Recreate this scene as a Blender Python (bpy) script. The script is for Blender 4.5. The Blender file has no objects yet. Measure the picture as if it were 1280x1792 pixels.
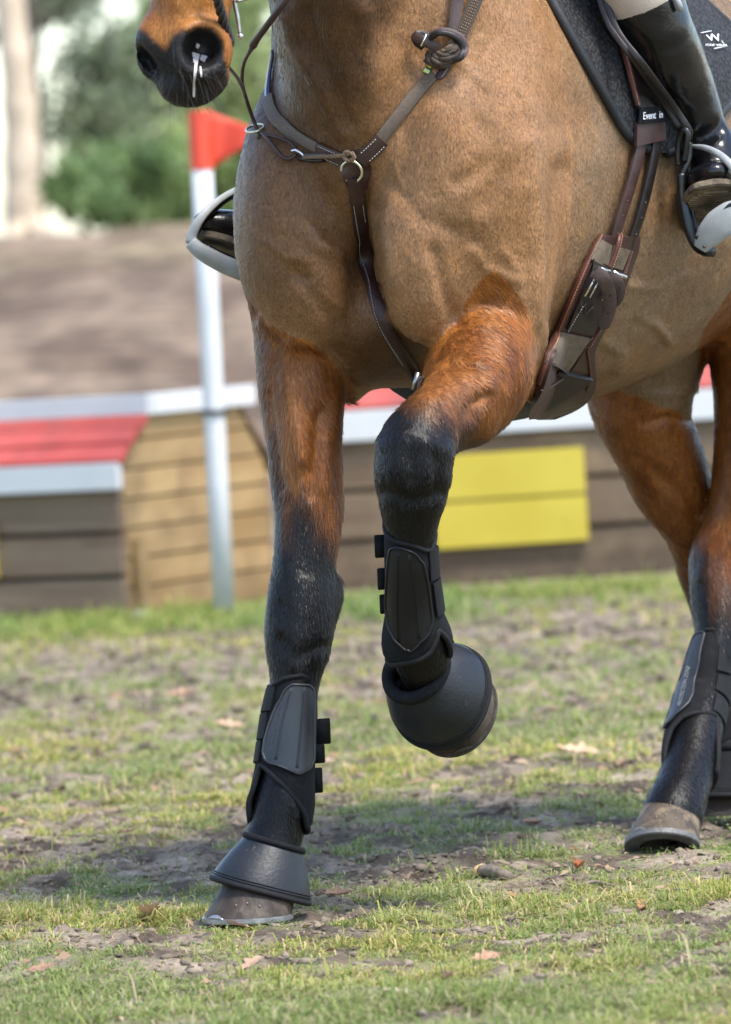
import bpy, bmesh, math, random
import numpy as np
from mathutils import Vector, Matrix
from mathutils.bvhtree import BVHTree

random.seed(7)
RNG = np.random.default_rng(11)
scene = bpy.context.scene
COL = scene.collection

# ------------------------------------------------------------------ camera
FPX = 11300.0                       # focal length in photograph pixels
CAM_H, CAM_D = 0.985, 10.0
PITCH = math.atan((896 - 475) / FPX)
ROLL = math.radians(-3.5)
cam_data = bpy.data.cameras.new("camera")
cam = bpy.data.objects.new("camera", cam_data)
COL.objects.link(cam)
CAM_R = Matrix.Rotation(math.radians(90) - PITCH, 3, 'X') @ Matrix.Rotation(ROLL, 3, 'Z')
cam.matrix_world = Matrix.Translation((0, -CAM_D, CAM_H)) @ CAM_R.to_4x4()
cam_data.sensor_fit = 'VERTICAL'
cam_data.sensor_height = 36.0
cam_data.lens = FPX / 1792 * 36.0
cam_data.clip_start = 0.5
cam_data.clip_end = 500
cam_data.dof.use_dof = True
cam_data.dof.focus_distance = 9.93
cam_data.dof.aperture_fstop = 6.8
scene.camera = cam

# ------------------------------------------------------------------ light
SUN_EL, SUN_AZ = math.radians(61), math.radians(48)   # azimuth: 0 = from the camera side, 90 = from the right
world = bpy.data.worlds.new("World")
scene.world = world
world.use_nodes = True
wn = world.node_tree
wn.nodes.clear()
w_out = wn.nodes.new('ShaderNodeOutputWorld')
w_bg = wn.nodes.new('ShaderNodeBackground')
w_sky = wn.nodes.new('ShaderNodeTexSky')
w_sky.sky_type = 'NISHITA'
w_sky.sun_disc = False
w_sky.sun_elevation = SUN_EL
sun_dir = Vector((math.sin(SUN_AZ) * math.cos(SUN_EL), -math.cos(SUN_AZ) * math.cos(SUN_EL), math.sin(SUN_EL)))
w_sky.sun_rotation = math.atan2(sun_dir.x, sun_dir.y)
w_sky.air_density = 1.0
w_sky.dust_density = 1.0
w_sky.ozone_density = 1.0
w_bg.inputs['Strength'].default_value = 0.15
wn.links.new(w_sky.outputs[0], w_bg.inputs[0])
wn.links.new(w_bg.outputs[0], w_out.inputs[0])
sun_data = bpy.data.lights.new("sun", 'SUN')
sun_data.energy = 2.0
sun_data.angle = math.radians(14.0)
sun_data.color = (1.0, 0.955, 0.88)
sun = bpy.data.objects.new("sun", sun_data)
sun.rotation_euler = sun_dir.to_track_quat('Z', 'Y').to_euler()
COL.objects.link(sun)
scene.view_settings.view_transform = 'Standard'
scene.view_settings.look = 'None'
scene.view_settings.gamma = 1.0
scene.view_settings.use_curve_mapping = False
scene.view_settings.exposure = 1.55
scene.cycles.max_bounces = 6
scene.cycles.transparent_max_bounces = 6

# ------------------------------------------------------------------ helpers
CAM_O = np.array((0.0, -CAM_D, CAM_H))
CR = np.array(CAM_R)
def ray(px, py):
    d = CR @ np.array(((px - 640) / FPX, -(py - 896) / FPX, -1.0))
    return d / np.linalg.norm(d)
def P(px, py, y=0.0):
    """point of the place that stands at depth y and shows at that spot of the photograph"""
    d = ray(px, py)
    return CAM_O + d * ((y + CAM_D) / d[1])
def G(px, py, z=0.0):
    d = ray(px, py)
    return CAM_O + d * ((z - CAM_H) / d[2])
def to_px(pts):
    q = (np.asarray(pts, float) - CAM_O) @ CR
    return np.stack([640 + FPX * q[..., 0] / -q[..., 2], 896 - FPX * q[..., 1] / -q[..., 2]], -1)
def unit(v):
    v = np.asarray(v, float)
    return v / max(np.linalg.norm(v), 1e-12)

def setup(o, label=None, category=None, group=None, kind=None):
    if label: o["label"] = label
    if category: o["category"] = category
    if group: o["group"] = group
    if kind: o["kind"] = kind
    return o
def empty(name, loc, label=None, category=None, group=None):
    o = bpy.data.objects.new(name, None)
    o.empty_display_size = 0.05
    o.location = Vector(loc)
    COL.objects.link(o)
    return setup(o, label, category, group)
def link(name, me, mat=None, parent=None, mtx=None, **kw):
    o = bpy.data.objects.new(name, me)
    if mat is not None and hasattr(me, 'materials') and len(me.materials) == 0:
        me.materials.append(mat)
    COL.objects.link(o)
    if parent is not None:
        o.parent = parent
        o.matrix_parent_inverse = world_of(parent).inverted()
    if mtx is not None: o.matrix_basis = mtx
    return setup(o, **kw)
def world_of(o):
    m = o.matrix_basis.copy()
    if o.parent is not None:
        m = world_of(o.parent) @ o.matrix_parent_inverse @ m
    return m
def mesh(name, verts, faces, smooth=True):
    me = bpy.data.meshes.new(name)
    verts = np.asarray(verts, np.float32).reshape(-1, 3)
    if isinstance(faces, np.ndarray) and faces.ndim == 2:
        n, k = faces.shape
        me.vertices.add(len(verts)); me.vertices.foreach_set('co', verts.ravel())
        me.loops.add(n * k); me.loops.foreach_set('vertex_index', faces.astype(np.int32).ravel())
        me.polygons.add(n)
        me.polygons.foreach_set('loop_start', np.arange(0, n * k, k, dtype=np.int32))
        me.update(calc_edges=True)
    else:
        me.from_pydata([tuple(map(float, v)) for v in verts], [], [tuple(map(int, f)) for f in faces])
        me.update()
    if smooth:
        me.polygons.foreach_set('use_smooth', np.ones(len(me.polygons), bool))
    return me
def fix_normals(me):
    bm = bmesh.new(); bm.from_mesh(me)
    bmesh.ops.recalc_face_normals(bm, faces=bm.faces)
    bm.to_mesh(me); bm.free()
    return me

class Shape:
    """collects simple pieces of ONE part into one mesh"""
    def __init__(s): s.v = []; s.f = []
    def add(s, v, f):
        b = len(s.v); s.v += [tuple(map(float, p)) for p in v]; s.f += [tuple(b + int(i) for i in q) for q in f]
        return s
    def grid(s, pts, close_u=False, close_v=False):
        pts = np.asarray(pts, float); n, m = pts.shape[:2]
        f = []
        for i in range(n if close_u else n - 1):
            for j in range(m if close_v else m - 1):
                a, b = i, (i + 1) % n; c, d = j, (j + 1) % m
                f.append((a * m + c, b * m + c, b * m + d, a * m + d))
        return s.add(pts.reshape(-1, 3), f)
    def tube(s, pts, r, n=8, cap=True, closed=False):
        pts = np.asarray(pts, float); k = len(pts)
        r = np.full(k, r) if np.isscalar(r) else np.asarray(r, float)
        if closed: t = np.roll(pts, -1, 0) - np.roll(pts, 1, 0)
        else: t = np.gradient(pts, axis=0)
        ref = np.array((0.31, 0.17, 0.93)); nrm = None; rings = []
        for i in range(k):
            ti = unit(t[i])
            if nrm is None: nrm = unit(np.cross(ti, ref))
            nrm = unit(nrm - ti * np.dot(nrm, ti)); b = np.cross(ti, nrm)
            a = np.linspace(0, 2 * math.pi, n, endpoint=False)
            rings.append(pts[i] + r[i] * (np.cos(a)[:, None] * nrm + np.sin(a)[:, None] * b))
        base = len(s.v)
        s.grid(np.array(rings), close_u=closed, close_v=True)
        if cap and not closed:
            s.f.append(tuple(base + j for j in range(n))[::-1]); s.f.append(tuple(base + (k - 1) * n + j for j in range(n)))
        return s
    def box(s, c, ax, half):
        c = np.asarray(c, float); ax = np.asarray(ax, float)
        v = [c + i * half[0] * ax[0] + j * half[1] * ax[1] + k * half[2] * ax[2] for i in (-1, 1) for j in (-1, 1) for k in (-1, 1)]
        return s.add(v, [(0, 1, 3, 2), (4, 6, 7, 5), (0, 4, 5, 1), (2, 3, 7, 6), (0, 2, 6, 4), (1, 5, 7, 3)])
    def slab(s, front, back, close_u=False):
        """solid between two grids of the same size"""
        front = np.asarray(front, float); back = np.asarray(back, float); n, m = front.shape[:2]
        b = len(s.v); s.grid(front, close_u=close_u); s.grid(back, close_u=close_u)
        s.f[-(n if close_u else n - 1) * (m - 1):] = [q[::-1] for q in s.f[-(n if close_u else n - 1) * (m - 1):]]
        o = n * m
        for i in range(n if close_u else n - 1):
            i2 = (i + 1) % n
            s.f.append((b + i * m, b + o + i * m, b + o + i2 * m, b + i2 * m))
            s.f.append((b + i * m + m - 1, b + i2 * m + m - 1, b + o + i2 * m + m - 1, b + o + i * m + m - 1))
        if not close_u:
            for j in range(m - 1):
                s.f.append((b + j, b + j + 1, b + o + j + 1, b + o + j))
                i = (n - 1) * m
                s.f.append((b + i + j, b + o + i + j, b + o + i + j + 1, b + i + j + 1))
        return s
    def build(s, name, mat, parent=None, smooth=True, bevel=0.0, sharp=None, **kw):
        me = fix_normals(mesh(name, s.v, s.f, smooth))
        if bevel:
            bm = bmesh.new(); bm.from_mesh(me)
            bmesh.ops.bevel(bm, geom=[e for e in bm.edges if e.calc_face_angle(0) > 0.6], offset=bevel, segments=2, affect='EDGES')
            bm.to_mesh(me); bm.free()
        if sharp is not None: me.set_sharp_from_angle(angle=math.radians(sharp))
        return link(name, me, mat, parent, **kw)

def spline(pts, n):
    """Catmull-Rom through the points, n samples even in length"""
    p = np.asarray(pts, float)
    if len(p) == 2:
        return p[0] + (p[1] - p[0]) * np.linspace(0, 1, n)[:, None]
    q = np.vstack([2 * p[0] - p[1], p, 2 * p[-1] - p[-2]])
    out = []
    for i in range(1, len(q) - 2):
        t = np.linspace(0, 1, 24, endpoint=False)[:, None]
        a, b, c, d = q[i - 1], q[i], q[i + 1], q[i + 2]
        out.append(0.5 * (2 * b + (c - a) * t + (2 * a - 5 * b + 4 * c - d) * t ** 2 + (3 * b - a - 3 * c + d) * t ** 3))
    out = np.vstack(out + [p[-1:]])
    L = np.r_[0, np.cumsum(np.linalg.norm(np.diff(out[:, :min(3, out.shape[1])], axis=0), axis=1))]
    s = np.linspace(0, L[-1], n)
    return np.stack([np.interp(s, L, out[:, k]) for k in range(out.shape[1])], -1)

# value noise on points (numpy), several octaves
_PERM = RNG.permutation(4096); _VAL = RNG.random(4096)
def vnoise(p, seed=0):
    p = np.asarray(p, float); i = np.floor(p).astype(np.int64); f = p - i; f = f * f * (3 - 2 * f)
    def h(a, b, c): return _VAL[(_PERM[(_PERM[(_PERM[(a + seed) & 4095] + b) & 4095] + c) & 4095])]
    x, y, z = i[..., 0], i[..., 1], i[..., 2]; u, v, w = f[..., 0], f[..., 1], f[..., 2]
    r = 0
    for dx in (0, 1):
        for dy in (0, 1):
            for dz in (0, 1):
                r = r + h(x + dx, y + dy, z + dz) * (u if dx else 1 - u) * (v if dy else 1 - v) * (w if dz else 1 - w)
    return r
def fbm(p, oct=4, seed=0):
    p = np.asarray(p, float); a, s, t = 0.5, 0, 0
    for o in range(oct):
        s = s + a * vnoise(p * 2 ** o + 17.3 * o, seed + o * 31); t += a; a *= 0.5
    return s / t
def sstep(a, b, x):
    t = np.clip((x - a) / (b - a), 0, 1); return t * t * (3 - 2 * t)

# ------------------------------------------------------------------ materials
def new_mat(name):
    m = bpy.data.materials.new(name); m.use_nodes = True
    n = m.node_tree.nodes; l = m.node_tree.links
    return m, n, l, n['Principled BSDF']
def mat(name, c1, c2=None, scale=30.0, rough=0.6, spec=0.5, bump=0.0, bump_scale=None, metal=0.0, stretch=(1, 1, 1), coat=0.0, sheen=0.0, detail=4.0, dirt=None, dirt_scale=8.0, dirt_at=(0.55, 0.68), rough2=None, vary=0.0):
    m, n, l, b = new_mat(name)
    tc = n.new('ShaderNodeTexCoord'); mp = n.new('ShaderNodeMapping'); mp.inputs['Scale'].default_value = stretch
    l.new(tc.outputs['Object'], mp.inputs[0])
    nz = n.new('ShaderNodeTexNoise'); nz.inputs['Scale'].default_value = scale; nz.inputs['Detail'].default_value = detail
    l.new(mp.outputs[0], nz.inputs['Vector'])
    rp = n.new('ShaderNodeValToRGB'); rp.color_ramp.elements[0].position = 0.3; rp.color_ramp.elements[1].position = 0.7
    rp.color_ramp.elements[0].color = (*c1, 1); rp.color_ramp.elements[1].color = (*(c2 or c1), 1)
    l.new(nz.outputs[0], rp.inputs[0])
    colour = rp.outputs[0]
    if dirt is not None:
        nd = n.new('ShaderNodeTexNoise'); nd.inputs['Scale'].default_value = dirt_scale; nd.inputs['Detail'].default_value = 8
        nd.inputs['Roughness'].default_value = 0.7
        l.new(tc.outputs['Object'], nd.inputs['Vector'])
        dr = n.new('ShaderNodeMapRange'); dr.inputs[1].default_value = dirt_at[0]; dr.inputs[2].default_value = dirt_at[1]
        l.new(nd.outputs[0], dr.inputs[0])
        mx = n.new('ShaderNodeMixRGB'); mx.inputs[2].default_value = (*dirt, 1)
        l.new(dr.outputs[0], mx.inputs[0]); l.new(colour, mx.inputs[1]); colour = mx.outputs[0]
    if vary:
        oi = n.new('ShaderNodeObjectInfo'); vr = n.new('ShaderNodeMapRange'); vr.inputs[3].default_value = 1 - vary; vr.inputs[4].default_value = 1 + vary
        l.new(oi.outputs['Random'], vr.inputs[0]); vm = n.new('ShaderNodeVectorMath'); vm.operation = 'SCALE'; l.new(colour, vm.inputs[0]); l.new(vr.outputs[0], vm.inputs[3]); colour = vm.outputs[0]
    l.new(colour, b.inputs['Base Color'])
    b.inputs['Roughness'].default_value = rough
    if rough2 is not None:
        rr = n.new('ShaderNodeMapRange'); rr.inputs[1].default_value = 0.3; rr.inputs[2].default_value = 0.7
        rr.inputs[3].default_value = rough; rr.inputs[4].default_value = rough2
        l.new(nz.outputs[0], rr.inputs[0]); l.new(rr.outputs[0], b.inputs['Roughness'])
    b.inputs['Specular IOR Level'].default_value = spec
    b.inputs['Metallic'].default_value = metal
    b.inputs['Coat Weight'].default_value = coat
    b.inputs['Sheen Weight'].default_value = sheen
    if bump:
        bs = n.new('ShaderNodeTexNoise'); bs.inputs['Scale'].default_value = bump_scale or scale * 3; bs.inputs['Detail'].default_value = 5
        l.new(mp.outputs[0], bs.inputs['Vector'])
        bp = n.new('ShaderNodeBump'); bp.inputs['Strength'].default_value = min(1.0, bump); bp.inputs['Distance'].default_value = 0.002 if bump <= 1 else 0.002 * bump
        l.new(bs.outputs[0], bp.inputs['Height']); l.new(bp.outputs[0], b.inputs['Normal'])
    return m
# ------------------------------------------------------------------ the horse: one continuous body
TH = math.radians(27)
HF = np.array((-math.sin(TH), -math.cos(TH), 0.0))      # forwards
HL = np.array((math.cos(TH), -math.sin(TH), 0.0))       # to the horse's left
UP = np.array((0.0, 0.0, 1.0))
H0 = P(634, 400, 0.0); H0[2] = 0.0
def H(u, v, w): return H0 + u * HF + v * HL + w * UP

def new_field(lo, hi, vox):
    global VOX, LO, HI, DIM, FIELD
    VOX = vox; LO = np.asarray(lo, float); HI = np.asarray(hi, float)
    DIM = np.ceil((HI - LO) / VOX).astype(int); FIELD = np.full(DIM, 0.12, np.float32)
new_field((-0.62, -0.80, -0.02), (1.12, 1.95, 2.30), 0.0071)

def ell_sdf(q, ax, r):
    p = q @ np.asarray(ax, np.float32).T
    r = np.asarray(r, np.float32)
    k0 = np.linalg.norm(p / r, axis=-1); k1 = np.linalg.norm(p / (r * r), axis=-1)
    return k0 * (k0 - 1.0) / np.maximum(k1, 1e-6)
def region(c, ext):
    a = np.clip(np.floor((c - ext - LO) / VOX).astype(int), 0, DIM); b = np.clip(np.ceil((c + ext - LO) / VOX).astype(int) + 1, 0, DIM)
    if np.any(b <= a): return None, None
    gx = [(LO[i] + VOX * np.arange(a[i], b[i]) - c[i]).astype(np.float32) for i in range(3)]
    q = np.stack(np.meshgrid(*gx, indexing='ij'), -1)
    return tuple(slice(a[i], b[i]) for i in range(3)), q
def E(c, r, ax=np.eye(3), k=0.03, cut=False):
    c = np.asarray(c, float); r = np.asarray(r, float); ax = np.asarray(ax, float)
    ext = np.sqrt(((ax * r[:, None]) ** 2).sum(0)) + k + 0.035
    sl, q = region(c, ext)
    if sl is None: return
    d = ell_sdf(q, ax, r).astype(np.float32); f = FIELD[sl]
    if cut:
        h = np.maximum(k - np.abs(f + d), 0) / k
        FIELD[sl] = np.maximum(f, -d) + h * h * k * 0.25
    else:
        h = np.maximum(k - np.abs(f - d), 0) / k
        FIELD[sl] = np.minimum(f, d) - h * h * k * 0.25
AXH = np.stack([HF, HL, UP])
def EH(u, v, w, r, k=0.04, tilt=None, cut=False):
    ax = AXH
    if tilt is not None:
        axis = HL if tilt[0] == 'P' else (UP if tilt[0] == 'Y' else HF)
        R = np.array(Matrix.Rotation(tilt[1], 3, Vector(axis)))
        ax = AXH @ R.T
    E(H(u, v, w), r, ax, k, cut)
def ribs(rows, k=0.012, step=0.011, along=0.034):
    """limb given as pairs of outline points: (x1, y1, x2, y2, depth, half depth)"""
    t = [0.0]; A = []; B = []
    for x1, y1, x2, y2, d, rd in rows:
        A.append(P(x1, y1, d)); B.append(P(x2, y2, d))
    A = np.array(A); B = np.array(B); rd = np.array([r[5] for r in rows])
    C = (A + B) / 2
    data = np.hstack([C, A, B, rd[:, None]])
    L = np.linalg.norm(np.diff(C, axis=0), axis=1).sum()
    S = spline(data, max(4, int(L / step)))
    T = np.gradient(S[:, :3], axis=0)
    for i in range(len(S)):
        w = (S[i, 6:9] - S[i, 3:6]) / 2; hw = np.linalg.norm(w); e1 = w / hw
        t = unit(T[i]); e3 = unit(t - e1 * np.dot(t, e1)); e2 = np.cross(e3, e1)
        E(S[i, :3], (hw, S[i, 9], along), np.stack([e1, e2, e3]), k)

# trunk
TR = np.array(((-0.20, .83, 1.46, .19), (-0.36, .785, 1.52, .245), (-0.55, .765, 1.53, .28), (-0.75, .775, 1.52, .295), (-0.95, .81, 1.52, .297), (-1.13, .865, 1.53, .285), (-1.30, .94, 1.54, .27), (-1.46, 1.02, 1.50, .22)))
for u, zb, zt, rv in spline(TR, 34):
    EH(u, 0, (zb + zt) / 2, (0.14, rv, (zt - zb) / 2), k=0.06)
EH(-0.45, 0, 1.50, (.34, .085, .16), k=.08)                       # withers
# hindquarters
for s in (1, -1):
    EH(-1.36, .13 * s, 1.22, (.24, .155, .28), k=.06)
    EH(-1.30, .15 * s, 1.02, (.19, .115, .24), k=.06, tilt=('P', -.25))
    EH(-1.12, .15 * s, .95, (.11, .085, .15), k=.05)
# shoulders, near (image right) side
EH(-0.17, .135, 1.24, (.17, .115, .36), k=.06, tilt=('P', .35))
E(P(800, 300, .02), (.135, .15, .20), k=.06)
E(P(850, 430, .05), (.115, .12, .21), k=.045)
E(P(900, 360, .16), (.062, .14, .25), np.array(Matrix.Rotation(-.06, 3, 'Y')), k=.03)      # triceps edge
E(P(880, 520, .09), (.065, .11, .16), k=.035)
E(P(742, 445, -.02), (.080, .10, .14), k=.035)                     # pectoral
E(P(914, 585, .11), (.026, .07, .11), np.array(Matrix.Rotation(.10, 3, 'Y')), k=.02)
# far side
E(P(508, 378, .14), (.080, .17, .195), k=.04)
E(P(520, 430, .13), (.088, .15, .17), k=.04)
E(P(552, 468, .06), (.062, .10, .125), k=.03)
EH(-0.22, -.12, 1.22, (.15, .10, .30), k=.06, tilt=('P', .35))
# brisket between the legs
E(P(660, 555, .20), (.11, .18, .105), k=.04)
E(P(640, 630, .24), (.08, .12, .035), k=.03)
E(P(606, 650, .21), (.022, .06, .05), np.array(Matrix.Rotation(.15, 3, 'Y')), k=.035)
# groove of the breast
for (x, y, d) in ((622, 330, -.115), (628, 380, -.11), (638, 440, -.10), (648, 500, -.09)):
    E(P(x, y, d + .02), (.012, .03, .04), k=.03, cut=True)
# neck
for x, y, d, rx, ry, rz in ((645, 215, .10, .122, .20, .19), (624, 90, .05, .120, .20, .17), (606, -40, .0, .122, .19, .16), (588, -180, -.06, .118, .18, .16), (570, -330, -.12, .108, .165, .16), (545, -480, -.19, .10, .15, .15), (515, -620, -.26, .09, .13, .13)):
    E(P(x, y, d), (rx, ry, rz), k=.035)
# head
HEADR = np.array(Matrix.Rotation(math.radians(-20), 3, 'Z') @ Matrix.Rotation(math.radians(10), 3, 'Y'))
def HD(a, b, c): return P(322, 110, -.52) + HEADR @ np.array((a, b, c))      # a across, b back, c up
for a, b, c, r in ((0, .0, .02, (.056, .058, .06)), (0, .005, .10, (.060, .062, .09)), (0, .02, .20, (.066, .078, .11)), (0, .045, .32, (.078, .105, .13)), (0, .07, .44, (.085, .12, .13)), (0, .08, .55, (.075, .10, .09))):
    E(HD(a, b, c), r, HEADR.T, k=.03)
for s in (-1, 1):
    E(HD(.035 * s, -.018, .022), (.036, .038, .052), HEADR.T, k=.016)        # nostril wings
E(HD(.012, -.01, -.035), (.042, .040, .030), HEADR.T, k=.014)                # lips and chin
E(HD(.03, .012, -.012), (.036, .045, .04), HEADR.T, k=.015)
for q in np.linspace(0, 2 * math.pi, 14, endpoint=False):
    E(P(352 + 40 * math.cos(q), 88 + 42 * math.sin(q), -.578 + .012 * math.cos(q)), (.012, .016, .012), k=.012)
E(P(354, 84, -.60), (.027, .055, .029), np.array(Matrix.Rotation(-.5, 3, 'Y')), k=.010, cut=True)      # nostrils
E(P(256, 104, -.560), (.009, .045, .030), np.array(Matrix.Rotation(.55, 3, 'Y')), k=.010, cut=True)
E(P(292, 100, -.600), (.005, .02, .022), k=.014, cut=True)
E(P(300, 168, -.585), (.05, .014, .0035), np.array(Matrix.Rotation(-.15, 3, 'Y')), k=.010, cut=True)
for s in (-1, 1):
    E(HD(.05 * s, .07, .66), (.02, .03, .07), HEADR.T, k=.02)                # ears

# right fore: the landing leg
ribs([(446, 500, 588, 500, .16, .12), (448, 545, 598, 555, .16, .115), (452, 600, 597, 600, .155, .11), (456, 650, 598, 650, .15, .10), (461, 700, 599, 700, .14, .095), (470, 760, 593, 760, .12, .082), (478, 830, 594, 830, .10, .07),
      (485, 880, 596, 880, .09, .062), (487, 930, 591, 930, .08, .055), (485, 970, 584, 970, .07, .05), (479, 1012, 578, 1012, .06, .048), (473, 1046, 584, 1050, .055, .052), (468, 1097, 581, 1097, .05, .052),
      (470, 1139, 575, 1139, .045, .048), (477, 1171, 560, 1171, .04, .042), (478, 1205, 552, 1205, .035, .036), (474, 1260, 545, 1260, .025, .033), (468, 1320, 542, 1320, .015, .034), (458, 1375, 540, 1375, .008, .042),
      (449, 1415, 536, 1420, .0, .045), (440, 1450, 526, 1462, -.005, .042), (425, 1485, 515, 1500, -.015, .042), (418, 1510, 512, 1525, -.02, .044)])
E(P(577, 1048, .075), (.017, .02, .034), np.array(Matrix.Rotation(-.35, 3, 'Y')), k=.03)
# left fore: the raised leg
ribs([(790, 500, 925, 520, .10, .11), (775, 560, 934, 585, .06, .105), (756, 602, 932, 640, .01, .10), (747, 645, 912, 700, -.05, .095), (742, 690, 848, 744, -.13, .075), (708, 722, 800, 768, -.19, .062), (671, 757, 792, 784, -.225, .058), (659, 815, 787, 820, -.24, .056), (662, 853, 785, 852, -.23, .05),
      (674, 900, 765, 905, -.21, .042), (683, 955, 756, 955, -.195, .036), (686, 1040, 760, 1036, -.175, .034), (684, 1100, 776, 1090, -.155, .042), (692, 1150, 784, 1134, -.13, .042), (708, 1184, 778, 1172, -.095, .034), (722, 1206, 792, 1190, -.05, .034)])
E(P(834, 736, -.10), (.026, .045, .030), k=.02)
# left hind
ribs([(1225, 520, 1440, 500, .98, .12), (1234, 585, 1425, 580, .97, .12), (1249, 640, 1400, 640, .96, .105), (1254, 700, 1385, 700, .96, .095), (1255, 775, 1365, 775, .97, .08), (1249, 860, 1345, 860, .98, .07), (1237, 916, 1335, 916, .985, .065), (1214, 965, 1320, 960, .98, .062),
      (1211, 1000, 1308, 1000, .97, .055), (1213, 1045, 1298, 1045, .95, .05), (1221, 1101, 1290, 1101, .93, .043), (1219, 1140, 1285, 1145, .91, .037), (1200, 1210, 1272, 1215, .88, .036), (1180, 1280, 1258, 1285, .81, .038), (1166, 1335, 1252, 1335, .77, .045), (1154, 1370, 1238, 1378, .72, .043), (1136, 1400, 1228, 1425, .675, .045), (1128, 1420, 1224, 1445, .66, .045)])
# right hind
ribs([(1010, 640, 1250, 590, 1.0, .13), (1030, 690, 1222, 650, 1.0, .115), (1040, 727, 1208, 705, 1.01, .105), (1058, 762, 1213, 748, 1.02, .095), (1085, 808, 1229, 795, 1.04, .085), (1112, 865, 1247, 855, 1.06, .075), (1150, 908, 1262, 895, 1.09, .065), (1178, 955, 1276, 945, 1.12, .06),
      (1190, 1000, 1292, 995, 1.15, .056), (1208, 1045, 1300, 1050, 1.15, .05), (1226, 1110, 1302, 1112, 1.14, .042), (1236, 1190, 1305, 1190, 1.12, .036), (1238, 1270, 1308, 1270, 1.10, .038), (1238, 1320, 1318, 1325, 1.09, .043), (1236, 1350, 1316, 1362, 1.08, .042)])

def surface_nets(F):
    neg = F < 0
    nx, ny, nz = np.array(F.shape) - 1
    cs = np.zeros((nx, ny, nz), np.int8)
    for dx in (0, 1):
        for dy in (0, 1):
            for dz in (0, 1):
                cs += neg[dx:nx + dx, dy:ny + dy, dz:nz + dz]
    act = (cs > 0) & (cs < 8)
    ids = np.argwhere(act)
    idx = np.full(act.shape, -1, np.int32); idx[act] = np.arange(len(ids))
    acc = np.zeros((len(ids), 3)); cnt = np.zeros(len(ids))
    corners = [(a, b, c) for a in (0, 1) for b in (0, 1) for c in (0, 1)]
    vals = {c: F[ids[:, 0] + c[0], ids[:, 1] + c[1], ids[:, 2] + c[2]] for c in corners}
    for c in corners:
        for ax in range(3):
            if c[ax] == 0:
                e = list(c); e[ax] = 1; e = tuple(e)
                a, b = vals[c], vals[e]; m = (a < 0) != (b < 0)
                t = np.where(m, a / np.where(m, a - b, 1), 0)
                p = np.array(c, float)[None].repeat(len(ids), 0); p[:, ax] += t
                acc[m] += p[m]; cnt[m] += 1
    V = ids + acc / cnt[:, None]
    quads = []
    for ax in range(3):
        o = [(ax + 1) % 3, (ax + 2) % 3]
        sl0 = [slice(None)] * 3; sl1 = [slice(None)] * 3
        sl0[ax] = slice(0, -1); sl1[ax] = slice(1, None)
        flip = neg[tuple(sl0)] != neg[tuple(sl1)]
        e = np.argwhere(flip)
        e = e[(e[:, o[0]] > 0) & (e[:, o[1]] > 0) & (e[:, o[0]] < act.shape[o[0]]) & (e[:, o[1]] < act.shape[o[1]]) & (e[:, ax] < act.shape[ax])]
        def cell(d0, d1):
            q = e.copy(); q[:, o[0]] += d0; q[:, o[1]] += d1
            return idx[q[:, 0], q[:, 1], q[:, 2]]
        Q = np.stack([cell(-1, -1), cell(0, -1), cell(0, 0), cell(-1, 0)], -1)
        inside = neg[e[:, 0], e[:, 1], e[:, 2]]
        Q[~inside] = Q[~inside][:, ::-1]
        quads.append(Q)
    Q = np.vstack(quads)
    return V, Q[(Q >= 0).all(1)]

BV, BQ = surface_nets(FIELD)
BV = LO + BV * VOX
FIELD = None
def laplacian(V, Q, it=3, lam=.5):
    e = np.vstack([Q[:, [0, 1]], Q[:, [1, 2]], Q[:, [2, 3]], Q[:, [3, 0]]])
    for _ in range(it):
        for l in (lam, -lam * 1.04):
            s = np.zeros_like(V); c = np.zeros(len(V))
            for a, b in ((0, 1), (1, 0)):
                for k in range(3): s[:, k] += np.bincount(e[:, a], V[e[:, b], k], len(V))
                c += np.bincount(e[:, a], minlength=len(V))
            V = V + l * (s / np.maximum(c, 1)[:, None] - V)
    return V
BV = laplacian(BV, BQ, 4)
def vnormals(V, Q):
    n = np.cross(V[Q[:, 2]] - V[Q[:, 0]], V[Q[:, 3]] - V[Q[:, 1]])
    N = np.zeros_like(V)
    for j in range(4):
        for k in range(3): N[:, k] += np.bincount(Q[:, j], n[:, k], len(V))
    return N / np.maximum(np.linalg.norm(N, axis=1), 1e-12)[:, None]
BN = vnormals(BV, BQ)
# ---- relief: veins, wrinkles and muscle edges pressed into or raised from the skin
def facing(V, N):
    d = V - CAM_O; return -(d * N).sum(1) / np.linalg.norm(d, axis=1)
BPX = to_px(BV); BFACE = facing(BV, BN)
def dist_poly(px, line):
    line = np.asarray(line, float); best = np.full(len(px), 1e9)
    for a, b in zip(line[:-1], line[1:]):
        ab = b - a; t = np.clip(((px - a) @ ab) / (ab @ ab), 0, 1)
        best = np.minimum(best, np.linalg.norm(px - a - t[:, None] * ab, axis=1))
    return best
def relief(line, width, amount, ymax=9.0, ymin=-9.0):
    global BV
    m = np.where((BFACE > -.1) & (BV[:, 1] < ymax) & (BV[:, 1] > ymin))[0]
    if len(line) == 1: d = np.linalg.norm(BPX[m] - np.array(line[0], float), axis=1)
    else: d = dist_poly(BPX[m], line)
    BV[m] += BN[m] * (amount * 1.25 * np.exp(-(d / width) ** 2))[:, None]
LG = .35
relief([(925, 250), (938, 350), (945, 450), (942, 560)], 20, .007, LG)          # rear edge of the shoulder
relief([(982, 300), (975, 380), (970, 460), (965, 560)], 20, -.007, .6)
relief([(838, 215), (858, 235), (866, 275), (838, 300), (800, 320)], 14, -.004, LG)
relief([(770, 190)], 55, .008, LG)
relief([(850, 350), (880, 300)], 26, -.006, LG)
relief([(700, 330), (735, 380), (790, 400), (830, 420)], 14, -.003, LG)
relief([(690, 350), (670, 420), (690, 500)], 16, .004, LG)
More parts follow.
